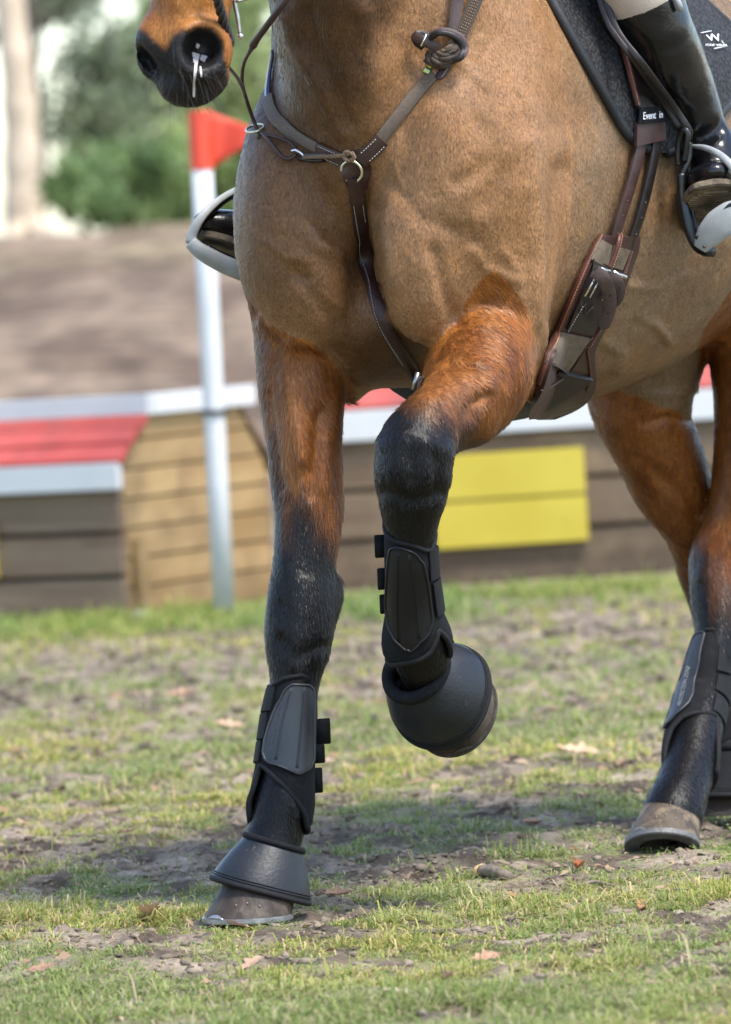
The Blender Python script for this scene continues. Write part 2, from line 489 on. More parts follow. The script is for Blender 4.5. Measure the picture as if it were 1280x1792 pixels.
relief([(800, 560), (775, 500), (760, 440)], 12, -.006, LG)
relief([(830, 440), (850, 470), (900, 490)], 10, .004, LG)
relief([(640, 300), (632, 380), (645, 470), (665, 540)], 10, -.010, .3)
relief([(540, 400), (560, 430), (600, 440)], 14, .007, LG)
relief([(575, 415), (600, 430), (620, 470)], 10, -.006, LG)
relief([(520, 480), (560, 520), (590, 560)], 14, -.007, LG)
relief([(545, 500), (590, 540), (600, 590)], 10, .005, LG)
relief([(455, 560), (500, 590), (545, 600), (598, 640)], 8, .006, LG)
relief([(510, 600), (505, 660), (515, 720), (530, 800)], 14, .008, LG)
relief([(560, 720), (552, 790), (545, 860)], 10, -.006, LG)
relief([(585, 700), (575, 780), (565, 850)], 10, .005, LG)
relief([(470, 690), (480, 760), (492, 850)], 9, -.005, LG)
relief([(500, 20), (520, 80), (560, 150), (600, 230)], 14, .007, LG)                        # neck muscle
relief([(540, 20), (570, 120), (610, 220)], 14, -.006, LG)
relief([(640, 20), (650, 120), (640, 220)], 18, .006, LG)
relief([(1120, 552), (1150, 570), (1172, 598)], 8, .003)
relief([(1050, 540), (1100, 545), (1140, 560)], 6, -.003)
relief([(1060, 600), (1090, 620), (1080, 645)], 10, .004)
relief([(850, 690), (830, 705), (822, 720)], 9, -.012, .1)
relief([(835, 640), (855, 660), (850, 690)], 12, .006, .1)
relief([(790, 640), (820, 640), (845, 650)], 8, -.005, .1)
relief([(672, 860), (720, 875), (775, 862)], 12, -.006, .1)
relief([(700, 770), (690, 820)], 16, .003, .1); relief([(745, 775), (752, 830)], 14, .003, .1); relief([(722, 800), (722, 840)], 8, -.004, .1)
relief([(540, 900), (535, 1000)], 9, -.004, LG); relief([(505, 900), (500, 1000)], 12, .003, LG);  relief([(515, 1180), (512, 1200)], 7, -.004, LG)
relief([(670, 775), (720, 760), (780, 790)], 14, .004, .1)
relief([(760, 790), (765, 850)], 8, -.004, .1)
relief([(1130, 740), (1170, 730), (1210, 735)], 8, -.006)
relief([(1110, 800), (1180, 850), (1220, 900)], 12, -.006)
relief([(1240, 975), (1230, 1010)], 12, .005)
relief([(490, 1060), (500, 1075)], 9, -.004, LG); relief([(490, 1120), (498, 1135)], 9, -.005, LG)
relief([(520, 1150), (545, 1135), (575, 1130)], 9, -.004, LG)
relief([(500, 1390), (520, 1420)], 10, .003, LG)
for ln_v in ([(768, 60), (792, 96), (826, 128), (850, 150)], [(905, 150), (925, 175), (938, 215)], [(1050, 540), (1100, 546), (1138, 560), (1165, 588)], [(700, 240), (690, 290), (705, 330)], [(1130, 690), (1180, 690), (1215, 680)], [(880, 440), (905, 470), (910, 520)], [(470, 420), (500, 450), (540, 455)], [(1060, 470), (1100, 500), (1150, 505), (1200, 480)]): relief(ln_v, 7, .0026)
BV += BN * ((fbm(BV * 14, 3, 5) - .5) * .006 * (BV[:, 2] > .75))[:, None]
BN = vnormals(BV, BQ); BPX = to_px(BV)

# ---- coat colours (clipped body, unclipped legs, black points, with some light and shade painted in)
def in_poly(px, poly):
    x, y = px[:, 0], px[:, 1]; r = np.zeros(len(px), bool); n = len(poly)
    for i in range(n):
        x1, y1 = poly[i]; x2, y2 = poly[(i + 1) % n]
        if y1 == y2: continue
        c = ((y1 > y) != (y2 > y)) & (x < (x2 - x1) * (y - y1) / (y2 - y1) + x1); r ^= c
    return r
LF_FUR = [(866, 472), (893, 495), (918, 537), (936, 585), (938, 650), (925, 710), (890, 760), (830, 800), (830, 1330), (640, 1330), (640, 745), (690, 705), (738, 684), (745, 650), (751, 600), (798, 560), (815, 528), (840, 490)]
C_TAN, C_BRN, C_NECK, C_FLANK = np.array((.305, .162, .074)), np.array((.112, .052, .0195)), np.array((.056, .025, .009)), np.array((.195, .124, .068))
C_ORG, C_ORG2, C_BLK, C_DKB = np.array((.300, .105, .021)), np.array((.165, .049, .009)), np.array((.0042, .0036, .0040)), np.array((.034, .018, .011))
def mixc(a, b, t): return a * (1 - t)[:, None] + b * t[:, None]
def coat(p, jitter=0.0):
    """colour, hair length, hair group (0 clipped, 1 long, 2 black) for points of the body"""
    p = np.asarray(p, float); px = to_px(p); n = len(p)
    fine = px + RNG.normal(0, jitter, px.shape) if jitter else px; px = px + RNG.normal(0, 1.2, px.shape) if jitter else px
    nz = fbm(p * 9, 4, 3); nz2 = fbm(p * np.array((38, 38, 15)), 3, 9)
    x, y = px[:, 0], px[:, 1]
    c = np.tile(C_TAN, (n, 1))
    # chest and neck browner than the shoulder: partly coat, partly painted shade
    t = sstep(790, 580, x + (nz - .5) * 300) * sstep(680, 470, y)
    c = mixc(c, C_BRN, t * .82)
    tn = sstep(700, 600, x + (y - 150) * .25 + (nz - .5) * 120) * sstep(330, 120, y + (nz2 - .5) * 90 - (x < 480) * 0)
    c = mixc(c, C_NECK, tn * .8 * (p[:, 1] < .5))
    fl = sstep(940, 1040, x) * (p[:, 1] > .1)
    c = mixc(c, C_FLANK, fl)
    nz3 = fbm(p * 16 + 5, 4, 13)
    c = mixc(c, C_BRN, sstep(.50, .72, nz) * .32); c = mixc(c, C_TAN * np.array((1.22, 1.08, .82)), sstep(.45, .75, nz3) * .28 * (1 - t * .7))
    # brownish patch over the point of the shoulder
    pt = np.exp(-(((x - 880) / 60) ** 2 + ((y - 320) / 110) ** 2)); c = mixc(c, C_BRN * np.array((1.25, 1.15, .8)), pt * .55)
    br = np.exp(-(((x - 670) / 80) ** 2 + ((y - 620) / 70) ** 2)) * (p[:, 1] > .0); c = mixc(c, C_NECK, np.clip(br * 1.2, 0, 1) * .9)  # shade on the brisket between the legs, painted into the coat colour
    ln = np.full(n, .0048); g = np.zeros(n, int)
    ln = np.where(tn > .4, .008, ln)
    wob = (nz2 - .5) * 14
    # right fore
    line = np.interp(x, [440, 470, 510, 545, 575, 600, 612], [528, 570, 588, 600, 625, 642, 660])
    rf = (x < 616) & (y + wob > line) & (p[:, 1] < .42) & (p[:, 1] > -.3)
    o = mixc(np.tile(C_ORG, (n, 1)), C_ORG2, sstep(.42, .62, nz2) * .7)
    o = mixc(o, C_ORG * np.array((1.25, 1.5, 2.1)), np.exp(-((x - 515) / 24) ** 2) * sstep(600, 660, y) * .45)  # painted highlight down the middle of the forearm
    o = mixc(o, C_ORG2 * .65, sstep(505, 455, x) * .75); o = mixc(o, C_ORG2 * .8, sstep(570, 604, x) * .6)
    yj = fine[:, 1]
    k = sstep(850, 965, yj + (nz2 - .5) * 110 - np.abs(x - 515) * .2 - np.where(x > 560, (x - 560) * 2.6, 0) + np.where(x < 490, 60, 0))
    k2 = sstep(800, 900, yj + (nz2 - .5) * 80 - np.where(x > 540, (x - 540) * 2.2, 0) + np.where(x < 492, 70, 0))
    o = mixc(mixc(o, C_DKB, k2 * .75), C_BLK, k)
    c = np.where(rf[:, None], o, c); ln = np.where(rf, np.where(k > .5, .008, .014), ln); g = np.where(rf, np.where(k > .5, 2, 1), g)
    # left fore
    q = px.copy(); q[:, 0] += wob * .6; q[:, 1] += wob * .6
    lf = in_poly(q, LF_FUR) & (p[:, 1] < .2)
    s = (x - 727) * -.50 + (yj - 730) * .86
    o = mixc(np.tile(C_ORG, (n, 1)), C_ORG2, sstep(.40, .62, nz2) * .75)
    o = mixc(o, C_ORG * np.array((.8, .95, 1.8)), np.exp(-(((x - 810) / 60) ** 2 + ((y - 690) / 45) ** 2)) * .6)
    k2 = sstep(-75, -10, s + (nz2 - .5) * 40); k = sstep(-45, 12, s + (nz2 - .5) * 40 - np.where(x > 770, (x - 770) * .3, 0))
    k = np.maximum(k, sstep(795, 830, y)); 
    o = mixc(mixc(o, C_DKB, k2 * .7), C_BLK, k)
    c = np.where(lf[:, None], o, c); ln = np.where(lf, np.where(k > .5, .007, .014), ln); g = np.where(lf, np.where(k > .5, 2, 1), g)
    # hind legs
    hd = (p[:, 1] > .62) & (x > 1000)
    line = np.interp(x, [1020, 1040, 1100, 1160, 1215, 1228, 1240, 1280, 1400], [640, 655, 690, 712, 728, 600, 560, 470, 420])
    hh = hd & (y + wob > line)
    near = (p[:, 0] - H0[0]) * HL[0] + (p[:, 1] - H0[1]) * HL[1] > 0
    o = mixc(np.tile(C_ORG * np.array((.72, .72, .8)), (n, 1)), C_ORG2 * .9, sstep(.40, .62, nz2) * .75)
    kn = sstep(1000, 1120, y + (nz2 - .5) * 90 + np.where(x < 1240, 70, 0)); kd = sstep(930, 1010, y + (nz2 - .5) * 70 - np.clip(x - 1235, 0, 60) * 1.2)
    kf = sstep(1040, 1120, y)
    k = np.where(near, kn, kf); k2 = np.where(near, kd, sstep(980, 1060, y))
    o = mixc(mixc(o, C_DKB * 1.15, k2 * .8), C_BLK, k)
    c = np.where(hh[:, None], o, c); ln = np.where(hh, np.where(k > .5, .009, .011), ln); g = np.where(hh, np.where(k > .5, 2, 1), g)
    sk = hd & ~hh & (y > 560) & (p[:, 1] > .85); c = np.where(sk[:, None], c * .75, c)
    # head
    h = (p[:, 1] < -.3) & (x < 440) & (y < 260)
    o = mixc(np.tile(C_ORG * np.array((1.1, 1.25, 1.5)), (n, 1)), C_ORG2 * 1.2, sstep(.45, .65, nz2) * .5)
    edge = np.interp(x, [225, 245, 268, 285, 292, 300, 318, 345, 372, 390, 405], [42, 50, 68, 84, 86, 70, 52, 44, 50, 70, 175])
    k = sstep(-8, 8, y - edge + (nz2 - .5) * 10)
    c = np.where(h[:, None], mixc(o, np.array((.012, .0105, .010)), k), c); ln = np.where(h, .0035, ln); g = np.where(h, np.where(k > .5, 2, 0), g)
    return c, ln, g
HORSE = empty("horse", H(-.5, 0, 0), "bay horse with clipped tan body and black knees, cantering towards the viewer", "horse")
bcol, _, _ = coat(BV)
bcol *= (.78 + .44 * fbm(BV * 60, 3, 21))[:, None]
body_me = mesh('body', BV, BQ)
attr = body_me.color_attributes.new('coat', 'FLOAT_COLOR', 'POINT')
attr.data.foreach_set('color', np.hstack([bcol, np.ones((len(bcol), 1))]).astype(np.float32).ravel())
m_coat, n_, l_, b_ = new_mat('coat_skin')
at = n_.new('ShaderNodeVertexColor'); at.layer_name = 'coat'
tc = n_.new('ShaderNodeTexCoord')
mp = n_.new('ShaderNodeMapping'); mp.inputs['Scale'].default_value = (1, 1, .35); l_.new(tc.outputs['Object'], mp.inputs[0])
nz_ = n_.new('ShaderNodeTexNoise'); nz_.inputs['Scale'].default_value = 420; nz_.inputs['Detail'].default_value = 4; l_.new(mp.outputs[0], nz_.inputs['Vector'])
mr = n_.new('ShaderNodeMapRange'); mr.inputs[1].default_value = .25; mr.inputs[2].default_value = .75; mr.inputs[3].default_value = .55; mr.inputs[4].default_value = 1.45; l_.new(nz_.outputs[0], mr.inputs[0])
mx = n_.new('ShaderNodeVectorMath'); mx.operation = 'SCALE'; l_.new(at.outputs[0], mx.inputs[0]); l_.new(mr.outputs[0], mx.inputs[3])
l_.new(mx.outputs[0], b_.inputs['Base Color'])
b_.inputs['Roughness'].default_value = .45; b_.inputs['Specular IOR Level'].default_value = .22
b_.inputs['Sheen Weight'].default_value = .0; b_.inputs['Sheen Roughness'].default_value = .5
nb = n_.new('ShaderNodeTexNoise'); nb.inputs['Scale'].default_value = 190; nb.inputs['Detail'].default_value = 5; l_.new(mp.outputs[0], nb.inputs['Vector'])
bp = n_.new('ShaderNodeBump'); bp.inputs['Strength'].default_value = .28; bp.inputs['Distance'].default_value = .003; l_.new(nb.outputs[0], bp.inputs['Height'])
nw = n_.new('ShaderNodeTexNoise'); nw.inputs['Scale'].default_value = 22; nw.inputs['Detail'].default_value = 3; nw.inputs['Distortion'].default_value = 1.2; l_.new(tc.outputs['Object'], nw.inputs['Vector'])
bw = n_.new('ShaderNodeBump'); bw.inputs['Strength'].default_value = .45; bw.inputs['Distance'].default_value = .006; l_.new(nw.outputs[0], bw.inputs['Height']); l_.new(bp.outputs[0], bw.inputs['Normal']); l_.new(bw.outputs[0], b_.inputs['Normal'])
BODY = link('body', body_me, m_coat, HORSE)
BVH = BVHTree.FromPolygons([tuple(v) for v in BV], [tuple(q) for q in BQ.tolist()])
SURFACES = [BVH]
def cast(px, py):
    d = ray(px, py); best = None
    for s in SURFACES:
        loc, nor, i, dist = s.ray_cast(Vector(CAM_O + d * 8), Vector(d), 6)
        if loc is not None and (best is None or dist < best[2]): best = (loc, nor, dist)
    return (None, None) if best is None else best[:2]
def hit(px, py):
    loc, nor = cast(px, py)
    if loc is None: loc, nor, i, dist = BVH.find_nearest(Vector(P(px, py, .0)))
    return np.array(loc), np.array(nor)
def near_skin(p):
    loc, nor, i, dist = BVH.find_nearest(Vector(p)); return np.array(loc), np.array(nor)

# ---- hair
def hair_object(name, lie, pts, radius, colours, material, parent):
    n, k = pts.shape[:2]
    hc = bpy.data.hair_curves.new(name)
    hc.add_curves([k] * n)
    hc.attributes['position'].data.foreach_set('vector', pts.astype(np.float32).ravel())
    ra = hc.attributes.get('radius') or hc.attributes.new('radius', 'FLOAT', 'POINT')
    ra.data.foreach_set('value', np.repeat(radius[:, None], k, 1).astype(np.float32).ravel() * np.tile(np.linspace(1, .25, k), n).astype(np.float32))
    ca = hc.attributes.new('tint', 'FLOAT_COLOR', 'POINT')
    ca.data.foreach_set('color', np.repeat(np.hstack([colours, np.ones((n, 1))])[:, None], k, 1).astype(np.float32).ravel())
    if lie is None: lie = np.tile(unit((0.0, -1.0, 0.6)), (n, 1))
    la = hc.attributes.new('lie', 'FLOAT_VECTOR', 'POINT'); la.data.foreach_set('vector', np.repeat(lie[:, None], k, 1).astype(np.float32).ravel())
    hc.materials.append(material)
    o = bpy.data.objects.new(name, hc); COL.objects.link(o); o.parent = parent; o.matrix_parent_inverse = world_of(parent).inverted()
    o["kind"] = "stuff"
    return o
m_hair = bpy.data.materials.new('hair'); m_hair.use_nodes = True
hn = m_hair.node_tree.nodes; hl = m_hair.node_tree.links; hn.clear()
ho = hn.new('ShaderNodeOutputMaterial'); hb = hn.new('ShaderNodeBsdfPrincipled'); ha = hn.new('ShaderNodeAttribute'); ha.attribute_name = 'tint'
hv = hn.new('ShaderNodeAttribute'); hv.attribute_name = 'lie'; hl.new(hv.outputs['Vector'], hb.inputs['Normal'])
hb.inputs['Roughness'].default_value = .42; hb.inputs['Specular IOR Level'].default_value = .45
hl.new(ha.outputs['Color'], hb.inputs['Base Color']); hl.new(hb.outputs[0], ho.inputs['Surface'])

def grow_coat(count=330000):
    fn = np.cross(BV[BQ[:, 2]] - BV[BQ[:, 0]], BV[BQ[:, 3]] - BV[BQ[:, 1]]); A = np.linalg.norm(fn, axis=1) / 2; fn /= np.maximum(A * 2, 1e-12)[:, None]
    C = BV[BQ].mean(1); px = to_px(C); fc = facing(C, fn)
    w = A * (fc > -.35) * (px[:, 0] > -120) * (px[:, 0] < 1400) * (px[:, 1] > -160) * (px[:, 1] < 1560)
    _, _, g = coat(C)
    w = w * np.choose(g, [1.0, 1.25, 1.0]) * np.where(C[:, 1] > .6, .7, 1)
    i = RNG.choice(len(BQ), count, p=w / w.sum())
    a, b = RNG.random((2, count, 1)); q = BV[BQ[i]]
    r = q[:, 0] * (1 - a) * (1 - b) + q[:, 1] * a * (1 - b) + q[:, 2] * a * b + q[:, 3] * (1 - a) * b
    vn = BN[BQ[i]].mean(1); vn /= np.linalg.norm(vn, axis=1)[:, None]
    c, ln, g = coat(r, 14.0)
    px = to_px(r); x, y = px[:, 0], px[:, 1]
    cx = np.array((1.0, 0, 0))
    flow = np.tile(-UP * .8 - HF * .45, (count, 1))
    neck = (y < 300) & (x < 700); flow[neck] = -UP - HF * .1
    leg = g > 0
    flow[leg] = -UP
    rf = leg & (x < 620) & (y > 500) & (y < 900)
    flow[rf] += cx * (np.tanh((x[rf] - 515) / 30) * .75 * sstep(900, 650, y[rf]))[:, None]
    lf = leg & (x > 640) & (x < 950) & (y < 800)
    s = np.clip((x[lf] - 740) / 190, 0, 1)
    flow[lf] = cx * (.75 * np.sin(s * 3.0))[:, None] - UP * .8
    head = (r[:, 1] < -.3) & (y < 260); flow[head] = -UP * .9 + cx * .1
    sw = np.stack([fbm(r * 7 + 3.1 * k, 3, 40 + k) - .5 for k in range(3)], -1)
    flow = flow + sw * .8 + RNG.normal(0, .13, (count, 3))
    flow -= vn * (flow * vn).sum(1)[:, None]; flow /= np.linalg.norm(flow, axis=1)[:, None]
    ln = ln * RNG.uniform(.6, 1.25, count)
    lift = RNG.uniform(.05, .24, count)
    tip = r + flow * (ln)[:, None] + vn * (ln * lift)[:, None]
    mid = r + flow * (ln * .5)[:, None] + vn * (ln * lift * .75)[:, None]
    v = (RNG.lognormal(0, .28, count) * (.55 + .9 * fbm(r * np.array((230, 230, 80)), 2, 71)))[:, None]
    c = np.clip(c * v * 1.05, .0025, .8)
    rad = np.where(g == 0, .00026, .00030) * RNG.uniform(.7, 1.3, count)
    lie = vn - flow * RNG.uniform(.0, .30, count)[:, None] + RNG.normal(0, .11, (count, 3)); lie /= np.linalg.norm(lie, axis=1)[:, None]
    return hair_object('coat_hair', lie, np.stack([r - vn * .0005, mid, tip], 1), rad, c, m_hair, HORSE)
grow_coat()

# ---- whiskers
def whiskers(n=90):
    pts = []
    while len(pts) < n:
        x = random.uniform(232, 402); y = random.uniform(110, 182)
        loc, nor = cast(x, y)
        if loc is None: continue
        d = unit(np.array(nor) + UP * random.uniform(-1.3, -.4) + HF * random.uniform(-.4, .3) + np.array((random.uniform(-.2, .8), 0, 0)))
        L = random.uniform(.018, .060); p0 = np.array(loc); pts.append([p0, p0 + d * L * .5, p0 + d * L - UP * L * .22])
    pts = np.array(pts); hair_object('whiskers', None, pts, np.full(n, .00022), np.tile((.01, .008, .007), (n, 1)), m_hair, HORSE)
whiskers()
# ------------------------------------------------------------------ hooves and leg protection
m_hoof = mat('hoof_horn', (.026, .019, .014), (.062, .046, .034), scale=38, rough=.55, bump=1.0, bump_scale=90, stretch=(1, 1, .14), spec=.25, dirt=(.105, .078, .055), dirt_scale=26, dirt_at=(.5, .66))
m_hoof_pale = mat('hoof_horn_worn', (.04, .031, .024), (.10, .074, .05), scale=34, rough=.6, bump=1.0, bump_scale=80, stretch=(1, 1, .2), spec=.25, dirt=(.19, .14, .09), dirt_scale=30, dirt_at=(.48, .62))
m_sole = mat('hoof_sole', (.03, .025, .02), (.07, .055, .045), scale=60, rough=.9, bump=1.0)
m_shoe = mat('shoe_steel', (.24, .24, .245), (.40, .40, .41), scale=50, rough=.34, metal=.75, bump=.3, dirt=(.12, .10, .085), dirt_scale=30, dirt_at=(.62, .74))
m_shoe_worn = mat('worn_shoe', (.09, .085, .08), (.17, .165, .16), scale=60, rough=.55, metal=.4, bump=.5)
m_rubber = mat('bell_rubber', (.006, .007, .009), (.010, .012, .015), scale=14, spec=.4, rough=.36, rough2=.55, bump=.3, bump_scale=200, dirt=(.10, .075, .052), dirt_scale=48, dirt_at=(.62, .74))
m_neo = mat('boot_neoprene', (.0045, .0047, .0055), (.008, .0085, .010), scale=60, rough=.8, spec=.2, bump=.5, bump_scale=700, dirt=(.030, .025, .020), dirt_scale=40, dirt_at=(.58, .75))
m_trim = mat('boot_binding', (.006, .006, .0065), (.010, .010, .011), scale=90, rough=.7, spec=.25, bump=.5, bump_scale=900)
m_shell = mat('boot_shell', (.017, .019, .022), (.026, .028, .032), scale=20, rough=.36, rough2=.46, bump=.1, bump_scale=500, dirt=(.12, .10, .08), dirt_scale=60, dirt_at=(.68, .76))
m_shell_black = mat('boot_shell_black', (.003, .003, .0035), (.005, .005, .006), scale=20, spec=.35, rough=.32, rough2=.45, dirt=(.10, .085, .07), dirt_scale=80, dirt_at=(.66, .74))
m_emboss = mat('boot_emboss', (.038, .041, .045), rough=.5)
m_clench = mat('nail_clench', (.20, .18, .155), rough=.4, metal=.3)

def lettering(txt, size, material, o, ex, ey, ez, parent, shear=0.0, depth=.0003, name='lettering', align='LEFT'):
    cu = bpy.data.curves.new(name, 'FONT'); cu.body = txt; cu.size = size; cu.extrude = depth; cu.align_x = align; cu.align_y = 'CENTER'; cu.shear = shear; cu.resolution_u = 3
    tmp = bpy.data.objects.new(name, cu)
    me = bpy.data.meshes.new_from_object(tmp); me.name = name
    bpy.data.objects.remove(tmp); bpy.data.curves.remove(cu)
    me.materials.clear(); me.materials.append(material)
    M = Matrix(((ex[0], ey[0], ez[0], o[0]), (ex[1], ey[1], ez[1], o[1]), (ex[2], ey[2], ez[2], o[2]), (0, 0, 0, 1)))
    return link(name, me, None, parent, mtx=M, kind='stuff')
class Frame:
    def __init__(s, o, toe, up):
        s.o = np.asarray(o, float); s.z = unit(up); t = np.asarray(toe, float); s.x = unit(t - s.z * np.dot(t, s.z)); s.y = np.cross(s.z, s.x)
    def __call__(s, p):
        p = np.asarray(p, float); return s.o + p[..., :1] * s.x + p[..., 1:2] * s.y + p[..., 2:3] * s.z
def hoof_ring(t, n=40, grow=0.0):
    a = np.linspace(0, 2 * math.pi, n, endpoint=False); c, s = np.cos(a), np.sin(a)
    fr, re, sd = .074 - .024 * t, .060 - .016 * t, .067 - .016 * t
    x = np.where(c > 0, c * (fr + grow), c * (re + grow)) - .034 * t
    y = s * (sd + grow) * (1 - .10 * np.clip(-c, 0, 1))
    z = t * (.058 + .018 * c)
    return np.stack([x, y, z], -1)
def make_hoof(fr, parent, scale=1.0, pale=False, nails=True, name='hoof', shoe=None, tall=1.0):
    shoe = shoe or m_shoe; scale = np.array((scale, scale, scale * tall))
    n = 40; sh = Shape()
    rings = [hoof_ring(t) for t in (0, .1, .25, .45, .65, .85, 1.0)]
    rings += [hoof_ring(1.0, grow=-.006) + (0, 0, .007), hoof_ring(1.0, grow=-.02) + (0, 0, .010)]
    sh.grid(fr(np.array(rings) * scale), close_v=True)
    b = hoof_ring(0); inn = b * np.array((.80, .80, 1)) + (-.002, 0, .006); fro = b * 0.12 + (-.025, 0, .009)
    hoof = sh.build(name, m_hoof_pale if pale else m_hoof, parent)
    so = Shape(); so.grid(fr(np.array([b, b * np.array((.86, .86, 1)) + (0, 0, .0005), inn, fro]) * scale), close_v=True)
    so.build('sole', m_sole, hoof)
    # shoe: a U of flat steel open at the heel
    a = np.radians(np.linspace(-148, 148, 44)); base = hoof_ring(0, 360)
    idx = (np.round(np.degrees(a)).astype(int)) % 360
    o = base[idx] * np.array((1.035, 1.035, 1)); i = base[idx] * np.array((.70, .68, 1)) + (-.004, 0, 0)
    top = np.stack([i, o], 1) + (0, 0, .001); bot = top - (0, 0, .008)
    Shape().slab(fr(top * scale), fr(bot * scale)).build('horseshoe', shoe, hoof, bevel=.0015, sharp=35)
    # toe clip
    ca = np.radians(np.linspace(-14, 14, 9)); ci = np.round(np.degrees(ca)).astype(int) % 360
    r0 = base[ci] * np.array((1.02, 1.02, 1)); hgt = .007 * np.cos(np.linspace(-1.4, 1.4, 9))
    r1 = r0 + np.stack([-.36 * hgt, 0 * hgt, hgt], -1)
    Shape().slab(fr(np.stack([r0, r1], 1) * scale), fr(np.stack([r0, r1], 1) * scale - np.array((.003, 0, 0)))).build('toe_clip', shoe, hoof)
    if nails:
        for deg in (-58, -41, -30, 24, 38, 55):
            p = hoof_ring(.30 + .04 * math.sin(deg), 360)[deg % 360] * scale
            out = np.array((math.cos(math.radians(deg)), math.sin(math.radians(deg)), .4)); 
            Shape().box(fr(p + out * .0008), np.stack([fr.x * math.sin(math.radians(deg)) - fr.y * math.cos(math.radians(deg)), fr.z, fr.x * out[0] + fr.y * out[1]]), (.0011, .0019, .0006)).build('nail', m_clench, hoof)
    return hoof
FR_RF = Frame(G(440, 1601, .012), (-.72, -.69, 0), (.02, .0, 1))
FR_LF = Frame(P(793, 1238, -.015), (.30, -.10, -.93), (-.42, -.78, .42))
FR_LH = Frame(P(1163, 1479, .63), (-.62, -.75, .12), (.07, .50, .86))
FR_BELL = Frame(G(446, 1598, .012), (-.72, -.69, 0), (.22, -.04, 1))
FR_RH = Frame(P(1272, 1418, 1.05), (-.55, -.83, 0), (.0, .05, 1))
make_hoof(FR_RF, HORSE, 1.03, tall=1.0)
make_hoof(FR_LF, HORSE, 1.07, nails=False, shoe=m_sole)
make_hoof(FR_LH, HORSE, .92, pale=True, tall=1.45, shoe=m_shoe_worn)
make_hoof(FR_RH, HORSE, .95, shoe=m_sole, nails=False)

def bell_boot(fr, label, zf, zh, top_c, top_r, tall=.062, grow=1.0, strap_deg=None, group=None, collar=.0075, skirt=None, power=1.0):
    """zf / zh: height of the rim at toe and heel"""
    root = empty('bell_boot', fr.o, label, 'hoof boot', group)
    n = 56; a = np.linspace(0, 2 * math.pi, n, endpoint=False); c, s = np.cos(a), np.sin(a)
    w = (c + 1) / 2
    def ring(t, g=0.0):
        z = (zh + (zf - zh) * w) * (1 - t) + (top_c[2] + .008 * c) * t
        f = t ** power
        rx = np.where(c > 0, .088, .080) * grow * (1 - f) + top_r * f + g; ry = .084 * grow * (1 - f) + top_r * f + g
        cx = -.006 * (1 - t) + top_c[0] * t
        wob = 1 + .015 * np.sin(3 * a + 1) * (1 - t)
        return np.stack([cx + c * rx * wob, s * ry * wob, z], -1)
    ts = np.linspace(0, 1, 14)
    outer = np.array([ring(t, .0) for t in ts]); inner = np.array([ring(t, -.006) for t in ts])
    sk = Shape().slab(fr(outer.transpose(1, 0, 2)), fr(inner.transpose(1, 0, 2)), close_u=True).build('skirt', skirt or m_rubber, root)
    lin = fr(ring(.62, -.008)); Shape().add(np.vstack([lin, lin.mean(0)[None]]), [(q, (q + 1) % n, n) for q in range(n)]).build('light_stop_disc', m_neo, root)  # added dark disc that stops light showing through the boot opening
    rim = fr(ring(0, -.002)); Shape().tube(rim, .0046, 8, closed=True).build('rim_binding', m_trim, root)
    for t in (.10, .15): Shape().tube(fr(ring(t, .0004)), .0011, 5, closed=True).build('stitch_line', m_trim, sk)
    col = ring(1.0, .000); Shape().tube(fr(col), collar, 10, closed=True).build('rolled_collar', m_neo, root)
    if strap_deg is not None:
        i = np.arange(n)[(np.abs((np.degrees(a) - strap_deg + 180) % 360 - 180) < 26)]
        g0 = np.stack([ring(.62, .002)[i], ring(.86, .002)[i]], 1); g1 = np.stack([ring(.62, .006)[i], ring(.86, .006)[i]], 1)
        Shape().slab(fr(g1), fr(g0)).build('closing_strap', m_neo, root, bevel=.001)
    return root
bell_boot(FR_BELL, "black rubber bell boot with mud smears over the landing front hoof", .048, .024, (-.018, 0, .110), .045, grow=.94, collar=.0055, power=1.3)
bell_boot(FR_LF, "black bell boot tipped forward on the raised front hoof", .038, .036, (-.018, 0, .120), .049, grow=1.01, strap_deg=150, collar=.0105, power=1.75)
bell_boot(FR_RH, "black bell boot on the far hind hoof at the right edge", .03, .01, (-.04, 0, .100), .046, grow=.95, skirt=m_neo)

